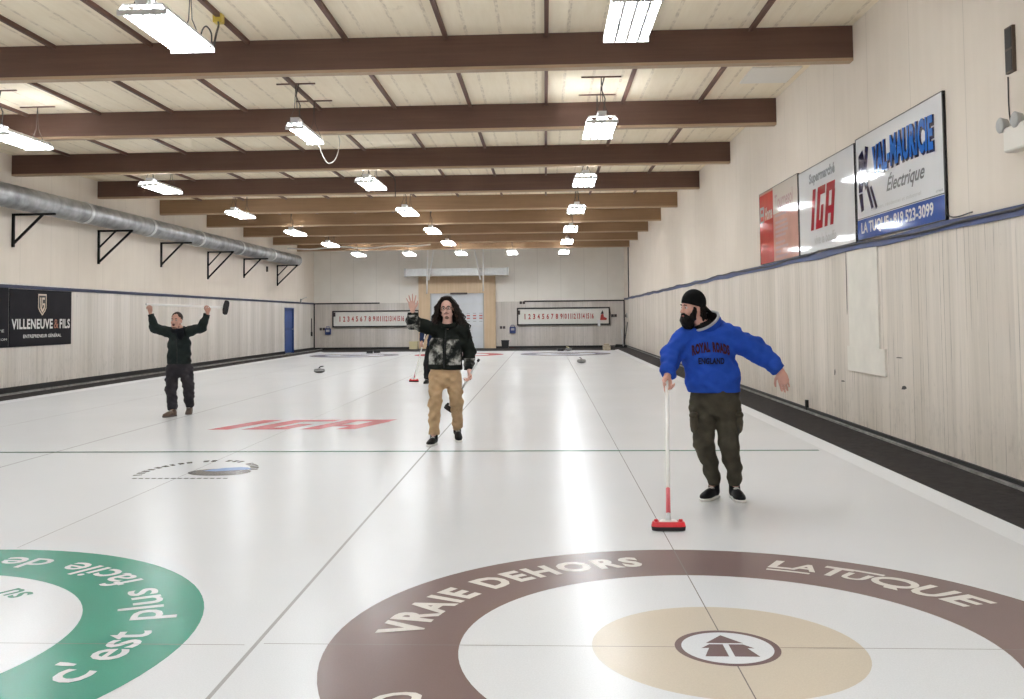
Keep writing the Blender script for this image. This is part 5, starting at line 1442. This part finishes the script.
# ------------------------------------------------------------------ fourth curler, mostly hidden behind the waving one
def man_far():
    o = V3(-3.35, 17.6, 0.)
    r = person(tuple(o), 'partly hidden person in a navy jacket and black trousers behind the waving one')
    H = Head((-3.17, 17.58, 1.60), (-.2, -1, -.05), (.15, 0, 1), 1.0)
    shR, elR, wrR = V3(-3.48, 17.6, 1.36), V3(-3.63, 17.58, 1.13), V3(-3.645, 17.42, .955)
    shL, elL, wrL = V3(-3.12, 17.6, 1.36), V3(-3.02, 17.6, 1.1), V3(-3.05, 17.42, .95)
    hipR, kR, aR = V3(-3.46, 17.6, .80), V3(-3.535, 17.54, .45), V3(-3.55, 17.6, .11)
    hipL, kL, aL = V3(-3.26, 17.6, .80), V3(-3.24, 17.54, .45), V3(-3.24, 17.65, .11)
    B = Field((-3.78, 17.2, .05), (-2.9, 17.84, 1.80), .008)
    H.skull(B); nb = V3(-3.27, 17.62, 1.41); B.cap(H.p(0, -.02, -.06), nb, .056, .06, .02)
    B.ecap(nb + V3(0, 0, -.03), (-3.32, 17.6, 1.15), .13, .062, .140, .080, k=.03); B.ecap((-3.32, 17.6, 1.15), (-3.36, 17.6, .85), .15, .10, .15, .10, k=.04)
    for s_, e_, w_ in ((shR, elR, wrR), (shL, elL, wrL)): B.cap(s_, e_, .05, .04, .02); B.cap(e_, w_, .04, .027, .02)
    for h_, k_, a_ in ((hipR, kR, aR), (hipL, kL, aL)): B.cap(h_, k_, .08, .052, .03); B.cap(k_, a_, .05, .034, .02)
    hand(B, wrR, (-.05, -.3, -.95), (.6, -.7, .1), 1, (.9, .9, .6), .02, 1.05, .8); hand(B, wrL, (0, -.2, -1), (-1, 0, 0), -1, (.4, .4, .3), .05, 1.05, .3)
    B.mesh('body', 'skin_warm', r, o); H.eyes(r, o)
    J = Field((-3.78, 17.3, .75), (-2.88, 17.84, 1.52), .009)
    J.ecap((-3.28, 17.61, 1.36), (-3.31, 17.6, 1.15), .145, .09, .185, .125, k=.05); J.ecap((-3.31, 17.6, 1.15), (-3.36, 17.6, .88), .185, .125, .19, .13, k=.03)
    for s_, e_, w_ in ((shR, elR, wrR), (shL, elL, wrL)): J.cap(s_, e_, .088, .076, .04); J.cap(e_, e_ + (w_ - e_)*.86, .075, .052, .03)
    J.folds(.012, 18, 18, 22, 51); J.plane_near((-3.36, 17.6, .83), (0, 0, -1), .28)
    for e_, w_ in ((elR, wrR), (elL, wrL)): J.plane_near(e_ + (w_ - e_)*.9, w_ - e_, .11)
    J.cap((-3.27, 17.61, 1.40), (-3.24, 17.58, 1.52), .07, .075, .012, 's'); J.mesh('jacket', 'coat_navy', r, o)
    Hr = Field(H.c - .2, H.c + .2, .006); Hr.ell(H.p(0, -.022, .05), (.08, .094, .086), H.R, .01); Hr.ell(H.p(0, .09, -.005), (.068, .055, .075), H.R, .012, 's'); Hr.plane(H.p(0, 0, -.03), -H.u); Hr.mesh('hair', 'hair_short', r, o)
    T = Field((-3.72, 17.4, .07), (-3.08, 17.84, .90), .009)
    T.ecap((-3.36, 17.6, .88), (-3.36, 17.6, .76), .178, .118, .188, .125, k=.03)
    for h_, k_, a_ in ((hipR, kR, aR), (hipL, kL, aL)): T.cap(h_ + V3(0, 0, -.02), k_, .11, .088, .03); T.cap(k_, a_ + V3(0, 0, .02), .087, .070, .025)
    T.folds(.010, 19, 19, 24, 61)
    for k_, a_ in ((kR, aR), (kL, aL)): T.plane_near(a_, a_ - k_, .11)
    T.mesh('trousers', 'trousers_black', r, o)
    mb = MB(); mb.lathe([(.079, -.02), (.081, -.018), (.081, .018), (.079, .02)], 20); mb.V = [(x + aR[0] - o[0], y + aR[1] - o[1] - .01, z + .26) for x, y, z in mb.V]; mb.build('reflective_band', 'reflective_grey', r, True)
    shoe(r, o, aR + V3(0, 0, -.01), (-.1, -1, 0), sole='shoe_sole_dark'); shoe(r, o, aL + V3(0, 0, -.01), (.1, -1, 0), sole='shoe_sole_dark')
    broom((-3.93, 18.15, .003), (-3.515, 17.30, 1.26), (.95, -.3, 0), 'white curling broom with a red head held by the partly hidden person in navy', hw=.12, grip=(.02, .22))
man_far()

# ------------------------------------------------------------------ camera, world, view
cam = bpy.data.cameras.new('camera'); co = bpy.data.objects.new('camera', cam); C.objects.link(co)
cam.sensor_fit = 'HORIZONTAL'; cam.sensor_width = 36.; cam.lens = 956.32 / 1024 * 36
cam.shift_x = (512 - 495.09) / 1024; cam.shift_y = -(349.5 - 274.40) / 1024
r_ = Vector((0.99858124, 0.05232788, -0.00986393)); u_ = Vector((0.0121959, -0.04443415, 0.99893787)); f_ = Vector((-0.051834, 0.99764092, 0.04500929))
M = Matrix((r_, u_, -f_)).transposed().to_4x4(); M.translation = (-.8058, -4.4532, 1.506)
co.matrix_world = M; cam.clip_end = 200; cam.clip_start = .05
sc.camera = co
w = bpy.data.worlds.new('world'); sc.world = w; w.use_nodes = True
w.node_tree.nodes['Background'].inputs[0].default_value = (.9, .92, 1, 1); w.node_tree.nodes['Background'].inputs[1].default_value = .05
sc.view_settings.view_transform = 'Standard'; sc.view_settings.look = 'None'; sc.view_settings.gamma = 1.; sc.view_settings.exposure = .30; sc.view_settings.use_curve_mapping = False
sc.cycles.use_denoising = True
sc.cycles.max_bounces = 10; sc.cycles.diffuse_bounces = 6; sc.cycles.glossy_bounces = 3
sc.cycles.sample_clamp_indirect = 8.
